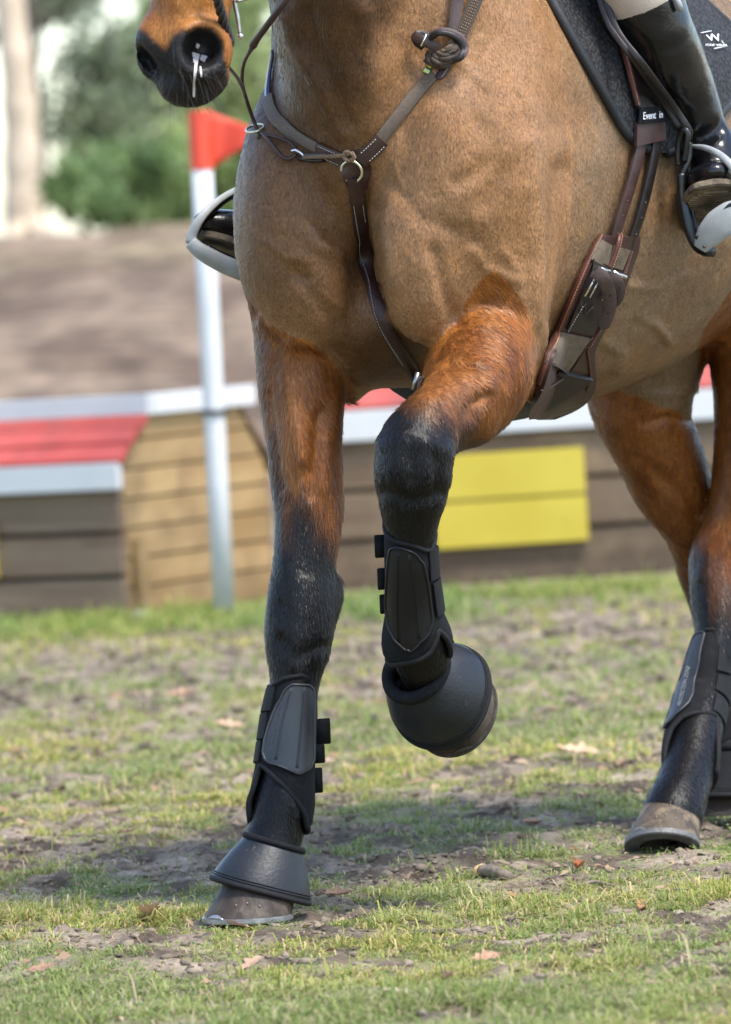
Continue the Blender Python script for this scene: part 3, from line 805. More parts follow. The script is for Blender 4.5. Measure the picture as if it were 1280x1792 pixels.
class Wrap:
    """tube around a leg given by outline pairs; s runs down, angle 0 faces the viewer, +90 image right"""
    def __init__(self, rows):
        A = np.array([P(r[0], r[1], r[4]) for r in rows]); B = np.array([P(r[2], r[3], r[4]) for r in rows])
        d = np.hstack([(A + B) / 2, (B - A) / 2, np.array([r[5] for r in rows])[:, None]])
        self.S = spline(d, 90); self.T = np.gradient(self.S[:, :3], axis=0)
    def pt(self, s, deg, off=0.0):
        s = np.clip(np.asarray(s, float), -.15, 1.15); deg = np.asarray(deg, float); i = s * 89
        q = np.stack([np.interp(np.clip(i, 0, 89), np.arange(90), self.S[:, k]) for k in range(7)], -1)
        t = np.stack([np.interp(np.clip(i, 0, 89), np.arange(90), self.T[:, k]) for k in range(3)], -1)
        ex = (i - np.clip(i, 0, 89))[..., None]
        hw = np.linalg.norm(q[..., 3:6], axis=-1, keepdims=True); e1 = q[..., 3:6] / hw
        tt = t - e1 * (t * e1).sum(-1, keepdims=True); tt /= np.linalg.norm(tt, axis=-1, keepdims=True)
        e2 = np.cross(e1, tt); e2 = np.where(e2[..., 1:2] > 0, -e2, e2)
        a = np.radians(deg)[..., None]
        return q[..., :3] + t * ex + e1 * (hw + off) * np.sin(a) + e2 * (q[..., 6:7] + off) * np.cos(a)
    def locate(self, x, y):
        """(s, angle) of a spot on the viewer's side"""
        c = to_px(self.S[:, :3]); l = to_px(self.S[:, :3] - self.S[:, 3:6]); r = to_px(self.S[:, :3] + self.S[:, 3:6])
        best = None
        for i in range(90):
            w = (r[i] - l[i]) / 2; k = np.dot(np.array((x, y)) - c[i], w) / np.dot(w, w)
            d = np.linalg.norm(c[i] + k * w - (x, y))
            if best is None or d < best[0]: best = (d, i / 89, k)
        return best[1], math.degrees(math.asin(max(-1, min(1, best[2]))))
def per(knots, deg):
    k = sorted(knots); d = np.array([q[0] for q in k], float); v = np.array([q[1] for q in k], float)
    d = np.r_[d - 360, d, d + 360]; v = np.r_[v, v, v]
    return np.interp(deg, d, v)
def tendon_boot(rows, top, bottom, label, panel=None, panel_mat=None, grooves=(), tabs=(), seams=(), words=None, straps=()):
    W = Wrap(rows)
    root = empty('tendon_boot', W.S[45, :3], label, 'leg boot', 'boots strapped around the legs')
    dg = np.linspace(-180, 180, 73)[:-1]
    st, sb = per(top, dg), per(bottom, dg); v = np.linspace(0, 1, 16)
    ss = st[:, None] + (sb - st)[:, None] * v; dd = np.repeat(dg[:, None], 16, 1)
    Shape().slab(W.pt(ss, dd, .0), W.pt(ss, dd, -.0055), close_u=True).build('neoprene_wrap', m_neo, root)
    fine = np.linspace(-180, 180, 145)[:-1]
    Shape().tube(W.pt(per(top, fine), fine, -.001), .0042, 8, closed=True).build('top_binding', m_trim, root)
    Shape().tube(W.pt(per(bottom, fine), fine, -.001), .0046, 8, closed=True).build('bottom_binding', m_trim, root)
    if panel:
        L, R, y0, y1 = panel
        ys = np.linspace(y0, y1, 26); us = np.linspace(0, 1, 12); grid = np.zeros((26, 12, 2))
        for i, y in enumerate(ys):
            xl = np.interp(y, [q[0] for q in L], [q[1] for q in L]); xr = np.interp(y, [q[0] for q in R], [q[1] for q in R])
            for j, u in enumerate(us): grid[i, j] = W.locate(xl + (xr - xl) * u, y)
        front = W.pt(grid[..., 0], grid[..., 1], .0045); back = W.pt(grid[..., 0], grid[..., 1], .0002)
        pn = Shape().slab(front, back).build('shin_shell', panel_mat or m_shell, root, sharp=60)
        edge = np.vstack([grid[0], grid[1:, -1], grid[-1, -2::-1], grid[-2:0:-1, 0]])
        ep = spline(np.vstack([W.pt(edge[:, 0], edge[:, 1], .0042), W.pt(edge[:1, 0], edge[:1, 1], .0042)]), 120)[:-1]
        Shape().tube(ep, .0024, 6, closed=True).build('shell_rim', panel_mat or m_shell, pn)
        for g in grooves:
            q = np.array([W.locate(*p) for p in spline(g, 14)])
            for o in (-1.6, 1.6):
                Shape().tube(W.pt(q[:, 0], q[:, 1] + o, .0046), .0009, 5).build('moulded_line', panel_mat or m_shell, pn)
        if words:
            txt, (xa, ya), (xb, yb), size = words
            pa = W.pt(*W.locate(xa, ya), .0052); pb = W.pt(*W.locate(xb, yb), .0052)
            ex = unit(pb - pa); nn = unit(CAM_O - pa); ez = unit(nn - ex * np.dot(nn, ex)); ey = np.cross(ez, ex)
            lettering(txt, size, m_emboss, pa, ex, ey, ez, pn)
    for (x0, y0, x1, y1, dep) in tabs:
        c = P((x0 + x1) / 2, (y0 + y1) / 2, dep); s = 1 / 1140.0
        sh = Shape(); ca, sa = math.cos(.25), math.sin(.25)
        sh.box(c, np.array(((ca, sa, .0), (-sa, ca, 0), (0.02, 0, 1))), ((x1 - x0) / 2 * s + .003, .0014, (y1 - y0) / 2 * s))
        sh.build('strap_end', m_neo, root, bevel=.0012)
    for (y0, y1, d0, d1) in straps:
        us = np.linspace(d0, d1, 22); g = np.zeros((22, 2, 2))
        for i, d in enumerate(us): g[i, 0] = (y0, d); g[i, 1] = (y1, d)
        Shape().slab(W.pt(g[..., 0], g[..., 1], .0040), W.pt(g[..., 0], g[..., 1], .0002)).build('elastic_strap', m_trim, root, bevel=.0008, sharp=40)
    return root
tendon_boot([(471, 1197, 554, 1197, .035, .042), (466, 1230, 556, 1235, .030, .041), (458, 1255, 556, 1260, .026, .041), (452, 1303, 553, 1311, .018, .042), (446, 1343, 552, 1350, .012, .044), (437, 1385, 552, 1391, .006, .049), (432, 1407, 552, 1410, .003, .051), (438, 1442, 546, 1444, -.002, .051), (452, 1460, 536, 1460, -.004, .050)],
    [(-180, .0), (-90, .02), (-60, .03), (-20, -.02), (20, -.04), (60, -.02), (90, .0), (140, -.02)],
    [(-180, .97), (-130, .96), (-95, .93), (-80, .90), (-66, .72), (-56, .56), (-40, .58), (-22, .63), (0, .69), (22, .77), (45, .87), (60, .95), (90, .98), (140, .98)],
    "black tendon boot with ribbed grey shin shell on the landing foreleg",
    panel=([(1203, 512), (1208, 505), (1215, 500), (1240, 487), (1270, 475), (1300, 467), (1320, 464), (1332, 467), (1342, 480), (1350, 500), (1357, 518)], [(1203, 538), (1208, 545), (1230, 548), (1330, 546), (1345, 541), (1352, 534), (1357, 524)], 1203, 1357),
    grooves=[[(511, 1208), (495, 1270), (484, 1334)], [(531, 1206), (525, 1280), (518, 1350)]],
    tabs=[(552, 1257, 576, 1303, .03), (550, 1302, 566, 1336, .025), (550, 1343, 562, 1388, .02)],
    words=("PROTECTION ZONE", (478, 1318), (497, 1228), .0085),
    straps=[(.03, .20, -150, -42), (.21, .39, -150, -50), (.40, .54, -150, -58)])
tendon_boot([(674, 905, 762, 932, -.21, .044), (672, 935, 763, 940, -.20, .041), (673, 994, 766, 994, -.19, .040), (675, 1061, 774, 1061, -.17, .042), (668, 1115, 790, 1101, -.155, .048), (670, 1143, 794, 1128, -.145, .050), (682, 1160, 786, 1154, -.14, .048)],
    [(-180, .0), (-90, .02), (-45, .05), (0, .10), (35, .16), (55, .17), (75, .10), (90, .06), (140, .02)],
    [(-180, .97), (-90, .97), (-70, .985), (-45, .965), (-20, .93), (0, .895), (20, .845), (34, .78), (44, .72), (56, .80), (68, .93), (80, .97), (120, .98)],
    "black tendon boot with smooth black shell on the raised foreleg",
    panel=([(948, 694), (953, 687), (965, 684), (1000, 681), (1050, 679), (1085, 682), (1100, 690), (1110, 700), (1115, 708)], [(948, 704), (953, 716), (962, 728), (975, 738), (1000, 745), (1060, 753), (1078, 753), (1092, 745), (1105, 730), (1115, 716)], 948, 1115),
    panel_mat=m_shell_black, grooves=[[(699, 955), (698, 1030), (699, 1105)], [(716, 958), (726, 1030), (731, 1095)]],
    tabs=[(659, 936, 674, 976, -.185), (664, 994, 676, 1032, -.18), (668, 1040, 678, 1074, -.17)],
    straps=[(.16, .36, 42, 150), (.38, .62, 48, 150)])
tendon_boot([(1213, 1118, 1274, 1128, .92, .042), (1200, 1160, 1280, 1162, .90, .042), (1186, 1208, 1277, 1215, .88, .043), (1172, 1250, 1267, 1266, .84, .045), (1161, 1287, 1262, 1300, .805, .049), (1157, 1328, 1262, 1330, .77, .051), (1163, 1362, 1252, 1370, .735, .050)],
    [(-180, .02), (-60, .0), (0, -.01), (60, .04), (120, .04)],
    [(-180, .97), (-90, .97), (-70, .90), (-50, .72), (-30, .66), (0, .62), (30, .585), (44, .58), (56, .70), (66, .86), (80, .95), (120, .97)],
    "black boot with side straps on the nearer hind leg",
    panel=([(1122, 1218), (1128, 1214), (1160, 1203), (1200, 1191), (1250, 1175), (1285, 1164)], [(1122, 1226), (1130, 1230), (1160, 1224), (1200, 1215), (1245, 1207), (1262, 1198), (1285, 1170)], 1122, 1285),
    words=("PROTECTION ZONE", (1186, 1262), (1214, 1150), .009),
    straps=[(.04, .22, 20, 110), (.24, .40, 24, 110), (.42, .56, 28, 110)])
tendon_boot([(1226, 1130, 1302, 1130, 1.13, .044), (1232, 1200, 1306, 1200, 1.12, .042), (1232, 1270, 1310, 1270, 1.10, .044), (1230, 1320, 1320, 1325, 1.09, .05), (1234, 1345, 1316, 1350, 1.085, .05)],
    [(-180, .0), (0, .0)], [(-180, .97), (-90, .97), (-40, .9), (0, .8), (40, .9), (90, .97)], "dark grey boot on the far hind leg, half hidden at the right edge")
# ------------------------------------------------------------------ tack and rider
m_leather = mat('brown_leather', (.030, .0125, .0095), (.050, .021, .016), scale=40, rough=.42, rough2=.55, bump=.25, bump_scale=400)
m_leather_red = mat('red_brown_leather', (.055, .0155, .008), (.095, .026, .013), scale=30, rough=.4, rough2=.55, bump=.25, bump_scale=350)
m_leather_dark = mat('dark_leather', (0.007, 0.0045, 0.004), (0.013, 0.008, 0.007), scale=40, rough=.4, rough2=.55, bump=.25, bump_scale=350, dirt=(.10, .085, .065), dirt_scale=120, dirt_at=(.68, .76))
m_leather_grey = mat('greyed_leather', (.062, .040, .037), (.090, .060, .055), scale=60, rough=.6, bump=.3, bump_scale=300)
m_web = mat('taupe_webbing', (.110, .082, .062), (.155, .120, .092), scale=300, rough=.85, bump=.7, bump_scale=900)
m_elastic = mat('girth_elastic', (.095, .070, .045), (.150, .115, .078), scale=90, rough=.85, bump=.6, bump_scale=900, dirt=(.05, .036, .022), dirt_scale=30, dirt_at=(.5, .7))
m_thread = mat('stitching', (.62, .58, .54), rough=.7)
m_thread_or = mat('stitching_orange', (.60, .30, .16), rough=.7)
m_brass = mat('brass', (.62, .58, .42), (.75, .72, .55), scale=60, rough=.25, metal=.9)
m_steel = mat('steel', (.60, .61, .63), (.78, .79, .80), scale=60, rough=.22, metal=.95)
m_steel_dark = mat('worn_steel', (.26, .25, .24), (.38, .37, .35), scale=60, rough=.3, metal=.9)
m_cord = mat('brown_cord', (0.147, 0.0945, 0.0525), (0.21, 0.14, 0.084), scale=200, rough=.8, bump=.8, bump_scale=500)
m_cord_dark = mat('dark_cord', (0.0385, 0.0252, 0.0175), (0.07, 0.0476, 0.0315), scale=300, rough=.7, bump=1.0, bump_scale=420)
m_boot = mat('boot_leather', (.0035, .0035, .0045), (.006, .006, .007), scale=20, rough=.20, rough2=.30, bump=1.6, bump_scale=20, spec=.42)
m_pad, n_, l_, b_ = new_mat('pad_mesh_fabric')
tc = n_.new('ShaderNodeTexCoord'); vo = n_.new('ShaderNodeTexVoronoi'); vo.inputs['Scale'].default_value = 190
mp = n_.new('ShaderNodeMapping'); mp.inputs['Scale'].default_value = (1, 1, .7); l_.new(tc.outputs['Object'], mp.inputs[0]); l_.new(mp.outputs[0], vo.inputs['Vector'])
rp = n_.new('ShaderNodeValToRGB'); rp.color_ramp.elements[0].color = (.028, .028, .031, 1); rp.color_ramp.elements[1].color = (.003, .003, .0035, 1); rp.color_ramp.elements[0].position = .25; rp.color_ramp.elements[1].position = .6
l_.new(vo.outputs['Distance'], rp.inputs[0]); l_.new(rp.outputs[0], b_.inputs['Base Color']); b_.inputs['Roughness'].default_value = .75
bp = n_.new('ShaderNodeBump'); bp.inputs['Distance'].default_value = .002; bp.invert = True; l_.new(vo.outputs['Distance'], bp.inputs['Height']); l_.new(bp.outputs[0], b_.inputs['Normal'])
m_pipe = mat('pad_binding', (0.01, 0.011, 0.0135), (0.018, 0.02, 0.024), scale=200, rough=.6, bump=.5, bump_scale=700)
m_grey = mat('grey_plastic', (.27, .285, .28), (.33, .345, .34), scale=50, rough=.5, bump=.2, bump_scale=500, dirt=(.16, .14, .11), dirt_scale=40, dirt_at=(.62, .74))
m_black_plastic = mat('black_plastic', (0.004, 0.0045, 0.0055), (0.007, 0.0075, 0.0085), scale=50, rough=.25, rough2=.4, dirt=(.20, .15, .10), dirt_scale=90, dirt_at=(.68, .74))
m_sole_mud = mat('muddy_sole', (0.0385, 0.0294, 0.021), (0.133, 0.1015, 0.0665), scale=34, rough=.9, bump=1.0, bump_scale=120, dirt=(.26, .20, .13), dirt_scale=14, dirt_at=(.5, .65))
m_breech = mat('beige_breeches', (0.375, 0.315, 0.255), (0.435, 0.3675, 0.3), scale=30, rough=.85, bump=.4, bump_scale=400)
m_white = mat('white_print', (.78, .79, .80), rough=.6)
m_blue = mat('navy_strap', (0.0105, 0.0126, 0.0385), (0.0154, 0.0182, 0.0525), rough=.5)
m_green = mat('green_tag', (.01, .09, .06), rough=.6); m_yellow = mat('yellow_tag', (.75, .62, .03), rough=.6); m_lime = mat('lime_tag', (.55, .70, .22), rough=.6)

def on_skin(pts, n):
    """points: (x, y) lie on the skin, (x, y, depth) hang free"""
    C, N = [], []
    for q in pts:
        if len(q) == 2: c, nn = hit(*q)
        else: c = P(*q); nn = unit(CAM_O - c)
        C.append(c); N.append(nn)
    d = spline(np.hstack([np.array(C), np.array(N)]), n)
    N = d[:, 3:6]; N = N / np.linalg.norm(N, axis=1)[:, None]
    return d[:, :3], N
def densify(pts, step=12):
    out = []
    for a, b in zip(pts[:-1], pts[1:]):
        k = max(1, int(math.hypot(b[0] - a[0], b[1] - a[1]) / step))
        for i in range(k):
            if len(a) == 2 and len(b) == 2: out.append((a[0] + (b[0] - a[0]) * i / k, a[1] + (b[1] - a[1]) * i / k))
            elif i == 0: out.append(a)
    out.append(pts[-1]); return out
def smooth_path(C, it=6, keep=True):
    C = C.copy()
    for _ in range(it): C[1:-1] = .5 * C[1:-1] + .25 * (C[2:] + C[:-2])
    return C
class Strap:
    def __init__(s, pts, n=60, off=.003, dens=True, sm=8):
        C, N = on_skin(densify(pts) if dens else pts, n)
        s.N = smooth_path(N, sm); s.N /= np.linalg.norm(s.N, axis=1)[:, None]; C = smooth_path(C, sm)
        s.T = np.gradient(C, axis=0); s.T /= np.linalg.norm(s.T, axis=1)[:, None]
        s.N = s.N - s.T * (s.N * s.T).sum(1)[:, None]; s.N /= np.linalg.norm(s.N, axis=1)[:, None]
        s.B = np.cross(s.N, s.T); s.C = C + s.N * off
    def at(s, t, side=0.0, out=0.0):
        i = np.clip(np.asarray(t, float), 0, 1) * (len(s.C) - 1); k = np.arange(len(s.C))
        f = lambda A: np.stack([np.interp(i, k, A[:, j]) for j in range(3)], -1)
        return f(s.C) + f(s.B) * np.asarray(side)[..., None] + f(s.N) * np.asarray(out)[..., None]
    def ribbon(s, name, material, parent, width, thick=.0035, out=0.0, t0=0.0, t1=1.0, n=None, round_end=False, **kw):
        n = n or max(8, int(len(s.C) * (t1 - t0))); t = np.linspace(t0, t1, n)
        w = np.full(n, width) if np.isscalar(width) else np.interp(np.linspace(0, 1, n), np.linspace(0, 1, len(width)), width)
        if round_end:
            L = np.linalg.norm(np.diff(s.C, axis=0), axis=1).sum() * (t1 - t0); r = np.clip((1 - np.linspace(0, 1, n)) * L / (width / 2 if np.isscalar(width) else .01), 0, 1)
            w = w * np.sqrt(np.clip(1 - (1 - r) ** 2, .02, 1))
        u = np.linspace(-1, 1, 7); crown = (1 - u ** 2) * .0012 - (np.abs(u) > .9) * .0006
        front = np.stack([s.at(t, uu * w / 2, thick + out + cc) for uu, cc in zip(u, crown)], 1)
        back = np.stack([s.at(t, uu * w / 2, out) for uu in u], 1)
        return Shape().slab(front, back).build(name, material, parent, sharp=50, **kw)
    def stitches(s, parent, side, out, t0=0.0, t1=1.0, pitch=.0042, material=None, r=.00045, name='stitching'):
        L = np.linalg.norm(np.diff(s.C, axis=0), axis=1).sum() * (t1 - t0); k = max(2, int(L / pitch)); sh = Shape()
        for i in range(k):
            a = t0 + (t1 - t0) * (i + .15) / k; b = t0 + (t1 - t0) * (i + .75) / k
            sh.tube(np.array([s.at(a, side, out), s.at((a + b) / 2, side, out + .0004), s.at(b, side, out)]), r, 4)
        return sh.build(name, material or m_thread, parent, kind='stuff')
def ring_of(c, nrm, r, tube, up=None, n=28, squash=1.0):
    nrm = unit(nrm); a = unit(np.cross(nrm, (0.1, .2, 1) if up is None else up)); b = np.cross(nrm, a)
    t = np.linspace(0, 2 * math.pi, n, endpoint=False)
    return Shape().tube(c + r * (np.cos(t)[:, None] * a + squash * np.sin(t)[:, None] * b), tube, 8, closed=True)

def surf(px, py, prev=None, back=.004):
    d = ray(px, py); loc, nor = cast(px, py)
    if loc is None or (prev is not None and loc[1] > prev[0][1] + .12):
        if prev is None: return hit(px, py)
        return P(px, py, prev[0][1] + back), prev[1]
    return np.array(loc), np.array(nor)
def grid_patch(fn, n, m, sm=3):
    """fn(v, u) gives the photograph spot; follows the skin, smoothed"""
    C = np.zeros((n, m, 3)); N = np.zeros((n, m, 3))
    for j in range(m):
        prev = None
        for i in range(n):
            c, nn = surf(*fn(i / (n - 1), j / (m - 1)), prev); prev = (c, nn); C[i, j] = c; N[i, j] = nn
    for _ in range(sm):
        for A in (C, N):
            B = A.copy(); B[1:-1] = .5 * A[1:-1] + .25 * (A[2:] + A[:-2]); A[:] = B
            B = A.copy(); B[:, 1:-1] = .5 * A[:, 1:-1] + .25 * (A[:, 2:] + A[:, :-2]); A[:] = B
    N /= np.linalg.norm(N, axis=2)[..., None]
    return C, N
def rowfill(L, R, y0, y1):
    def fn(v, u):
        y = y0 + (y1 - y0) * v; xl = np.interp(y, [q[0] for q in L], [q[1] for q in L]); xr = np.interp(y, [q[0] for q in R], [q[1] for q in R])
        return xl + (xr - xl) * u, y
    return fn
def quadfill(a, b, c, d):
    """corners: top left, top right, bottom right, bottom left"""
    a, b, c, d = map(np.array, (a, b, c, d))
    return lambda v, u: tuple((a * (1 - u) + b * u) * (1 - v) + (d * (1 - u) + c * u) * v)
def patch(name, fn, material, parent, off, thick, n=24, m=16, sm=3, **kw):
    C, N = grid_patch(fn, n, m, sm)
    return Shape().slab(C + N * (off + thick), C + N * off).build(name, material, parent, sharp=45, **kw), C + N * (off + thick), N

# ---- breastplate
BP = empty('breastplate', hit(622, 298)[0], "brown leather and webbing breastplate with brass ring across the chest", 'breastplate')
s1 = Strap([(762, 130), (717, 177), (685, 216), (655, 256)], 40); s1.ribbon('webbing', m_web, BP, .0195, .003)
s2 = Strap([(483, 92), (480, 110), (475, 140), (471, 168), (475, 192), (484, 210), (510, 231), (541, 248), (566, 262), (592, 274)], 70); s2.ribbon('webbing', m_web, BP, .0195, .003, t0=.30)
s2.ribbon('neck_strap', m_blue, BP, .013, .003, t0=0, t1=.36); s2.ribbon('strap_edge', m_white, BP, .0025, .0012, out=.0035, t0=0, t1=.30)
s3 = Strap([(668, 243), (650, 262), (632, 280)], 20, off=.005); tb = s3.ribbon('leather_tab', m_leather, BP, .024, .004)
for sd in (-.009, .009): s3.stitches(tb, sd, .0055, .1, .8)
s4 = Strap([(560, 257), (580, 268), (606, 280)], 20, off=.005); tb = s4.ribbon('leather_tab', m_leather, BP, .022, .004)
for sd in (-.008, .008): s4.stitches(tb, sd, .0055, .1, .9)
sb = Strap([(616, 262), (620, 285), (624, 312), (626, 332)], 30, off=.002); sb.ribbon('ring_guard', m_leather, BP, [.030, .046, .047, .044, .034, .026], .004)
c, nn = hit(619, 296); ring_of(c + nn * .010, nn, .0165, .0022, squash=1.05).build('ring', m_brass, BP)
s5 = Strap([(620, 306), (624, 340), (630, 390), (640, 450), (648, 498), (660, 535), (678, 575), (697, 610), (718, 642), (742, 672)], 80, off=.004)
st = s5.ribbon('breast_strap', m_leather, BP, [.024, .023, .021, .020, .019, .018], .004)
s5.stitches(st, -.0075, .0055, .06, .52); s5.stitches(st, .0068, .0055, .06, .12)
s5.ribbon('ring_loop', m_leather, BP, .020, .004, out=.006, t0=0, t1=.06)
for t in (.70, .80, .88):
    Shape().tube(np.array([s5.at(t, 0, .004), s5.at(t, 0, .0056)]), .0016, 8).build('strap_hole', m_leather_grey, st)
c = s5.at(.955, 0, .008); e1 = s5.B[-4]; 
Shape().tube(np.array([c - e1 * .014, c + e1 * .014]), .0042, 10).build('buckle', m_steel_dark, BP)
# martingale fork: leather loop, hook, cord
RINGC = hit(455, 230)
fork = [(441, 210, RINGC[0][1] - .02), (450, 226, RINGC[0][1] - .016), (462, 238, RINGC[0][1] - .014)]
def chain(name, pts, r, material, parent, n=40):
    return Shape().tube(spline(np.array([P(*q) for q in pts]), n), r, 7).build(name, material, parent)
def off_skin(x, y, o):
    c, nn = hit(x, y); v = -ray(x, y); return (x, y, float(c[1] - o / max(.35, float(np.dot(nn, v)))))
chain('fork_strap', [off_skin(463, 235, .010), off_skin(490, 242, .010), off_skin(508, 250, .010), off_skin(519, 262, .010), off_skin(521, 270, .010)], .0028, m_leather, BP)
chain('fork_strap', [off_skin(458, 232, .008), off_skin(470, 244, .010), off_skin(484, 262, .010), off_skin(496, 275, .010), off_skin(508, 278, .010), off_skin(518, 270, .010)], .0032, m_leather, BP)
c, nn = hit(455, 229); ring_of(c + nn * .009, unit(nn + np.array((.6, 0, .5))), .014, .0021, squash=1.1).build('rein_ring', m_brass, BP)
chain('snap_hook', [off_skin(511, 264, .010), off_skin(518, 263, .013), off_skin(526, 267, .013), off_skin(533, 273, .012)], .0026, m_steel, BP)
chain('fork_strap', [off_skin(524, 277, .008), off_skin(545, 281, .008), off_skin(566, 280, .008)], .0036, m_leather_dark, BP)
chain('fork_strap', [off_skin(530, 271, .009), off_skin(550, 271, .010), off_skin(572, 270, .010)], .0028, m_leather, BP)
def rope(name, pts, r, material, parent, strands=3, twist=150.0, n=90):
    C = spline(np.array([P(*q) for q in pts]), n); T = np.gradient(C, axis=0); sh = Shape(); L = np.r_[0, np.cumsum(np.linalg.norm(np.diff(C, axis=0), axis=1))]
    ref = np.array((.2, .9, .3)); U = np.array([unit(np.cross(t, ref)) for t in T]); V = np.array([unit(np.cross(t, u)) for t, u in zip(T, U)])
    for k in range(strands):
        a = L / r * 1.1 + 2 * math.pi * k / strands
        sh.tube(C + r * .55 * (np.cos(a)[:, None] * U + np.sin(a)[:, None] * V), r * .62, 6)
    return sh.build(name, material, parent)
rope('tie_cord', [off_skin(531, 275, .012), off_skin(560, 274, .012), off_skin(590, 273, .013), off_skin(606, 271, .014), off_skin(616, 268, .018), off_skin(620, 276, .020), off_skin(610, 281, .018), off_skin(602, 274, .016), off_skin(606, 266, .016), off_skin(617, 270, .014)], .0031, m_cord, BP, n=150)

# ---- knotted braided reins hanging at the neck strap
KN = empty('knotted_reins', hit(782, 90)[0], "braided brown reins tied in a thick knot above the breastplate strap", 'reins')
def lay(x, y, o): return off_skin(x, y, o)
def band(name, pts, w, th, material, parent, n=50, **kw):
    C = spline(np.array([P(*q) for q in pts]), n); s = Strap.__new__(Strap); s.C = C
    s.T = np.gradient(C, axis=0); s.T /= np.linalg.norm(s.T, axis=1)[:, None]
    N = np.array([unit(CAM_O - c) for c in C]); s.N = N - s.T * (N * s.T).sum(1)[:, None]; s.N /= np.linalg.norm(s.N, axis=1)[:, None]; s.B = np.cross(s.N, s.T)
    s.ribbon(name, material, parent, w, th, **kw); return s
band('rein', [lay(812, -90, .02), lay(806, -30, .015), lay(800, 10, .012), lay(792, 60, .014)], [.024, .022, .019, .014], .005, m_leather_grey, KN)
b2 = band('braided_rein', [lay(862, -100, .02), lay(845, -40, .016), lay(829, 10, .014), lay(806, 64, .016)], [.024, .023, .021, .017], .006, m_cord_dark, KN)
for sd in (-.004, 0, .004): b2.stitches(KN, sd, .0075, 0, 1, pitch=.0046, material=m_cord, r=.0012, name='braid')
kc = hit(785, 88)[0]; kd = float(kc[1])
loop = [lay(758, 62, .02), lay(772, 55, .026), lay(792, 58, .028), lay(808, 68, .028), lay(814, 84, .026), lay(808, 98, .024), lay(798, 103, .02)]
band('knot_loop', loop, .012, .008, m_leather_grey, KN)
band('knot_loop', [(q[0] - 3, q[1] + 3, q[2] - .004) for q in loop], .009, .006, m_leather_dark, KN)
for k, (o, r, m_) in enumerate(((0, .0068, m_cord_dark), (8, .0048, m_cord), (-9, .0078, m_cord_dark))):
    rope('knot_wrap', [lay(750 + o * .2, 96 - o * .6, .012), lay(765 + o * .3, 100 - o * .9, .024), lay(782 + o * .2, 95 - o * 1.0, .028), lay(793 - o * .2, 80 - o * .8, .026), lay(795 - o * .2, 66 - o * .4, .018)], r, m_, KN, n=70)
rope('knot_wrap', [lay(752, 104, .010), lay(768, 112, .020), lay(786, 107, .024), lay(800, 92, .022)], .0075, m_cord_dark, KN, n=60)
band('strap_end', [lay(741, 82, .014), lay(730, 74, .016), lay(727, 64, .018), lay(738, 60, .020), lay(752, 68, .022)], .012, .003, m_leather_dark, KN)
band('strap_end', [lay(723, 62, .022), lay(740, 71, .026), lay(758, 80, .026), lay(768, 86, .022)], .0155, .0035, m_leather, KN)
a_ = P(*lay(747, 60, .031)); b_2 = P(*lay(737, 81, .031)); Shape().tube(np.array([a_, b_2]), .0018, 8).build('buckle_bar', m_steel, KN)
bb = Strap([(786, 108), (776, 124), (768, 140)], 20, off=.004); tb = bb.ribbon('leather_tab', m_leather, KN, [.016, .018, .017, .010], .0035)
for sd in (-.006, .006): bb.stitches(tb, sd, .005, .1, .9)
q = quadfill((752, 108), (761, 112), (753, 133), (742, 128)); _, tg, tn = patch('maker_tag', q, m_green, KN, .006, .0015, 8, 6)
patch('tag_stripe', quadfill((745, 121), (755, 126), (752, 132), (742, 127)), m_lime, KN, .0077, .0006, 6, 6)
patch('tag_diamond', quadfill((752, 112), (759, 118), (755, 122), (748, 117)), m_yellow, KN, .0077, .0006, 6, 6)

# ---- bridle: rein, plaited noseband, bit cheek
BR = empty('bridle', P(400, 40, -.45), "brown bridle with plaited dark noseband, steel bit cheek and thin rein", 'bridle')
yr = RINGC[0][1] - .012
rein = [(560, -95, -.30), (520, -30, -.34), (502, 0, -.34), (484, 23, -.33), (466, 47, -.31), (450, 68, -.28), (440, 85, -.26), (428, 108, -.20), (424, 130, -.15), (425, 150, -.10), (432, 176, yr - .03), (443, 208, yr), (450, 225, yr), (457, 240, yr + .004), (450, 240, yr + .004)]
C = spline(np.array([P(*q) for q in rein]), 110)
def rr(C): 
    t = np.linspace(0, 1, len(C)); return np.where(t < .38, .0052, .0030) + .0012 * np.exp(-((t - .38) / .03) ** 2)
Shape().tube(C, rr(C), 8).build('rein', m_leather, BR)
chain('rein', [(395, 112, -.48), (404, 122, -.40), (414, 134, -.28), (421, 146, -.17), (425, 155, -.10)], .0028, m_leather, BR)
rope('noseband', [(366, -40, -.60), (378, -10, -.60), (385, 14, -.59), (391, 36, -.58), (397, 56, -.57), (404, 78, -.56)], .0068, m_leather_dark, BR, n=90)
Shape().tube(spline(np.array([P(*q) for q in ((408, -60, -.50), (411, 2, -.50), (416, 30, -.50), (420, 62, -.50))]), 20), np.linspace(.0046, .0030, 20), 10).build('bit_cheek', m_steel_dark, BR)
bm_ = bmesh.new(); bmesh.ops.create_icosphere(bm_, subdivisions=2, radius=.0048, matrix=Matrix.Translation(Vector(P(421, 63, -.50)))); me_ = bpy.data.meshes.new('bit_ball'); bm_.to_mesh(me_); bm_.free(); link('bit_ball', me_, m_steel, BR)
chain('bit_bar', [(398, 4, -.49), (410, 3, -.50), (424, 0, -.50), (446, -6, -.47)], .0028, m_steel_dark, BR)

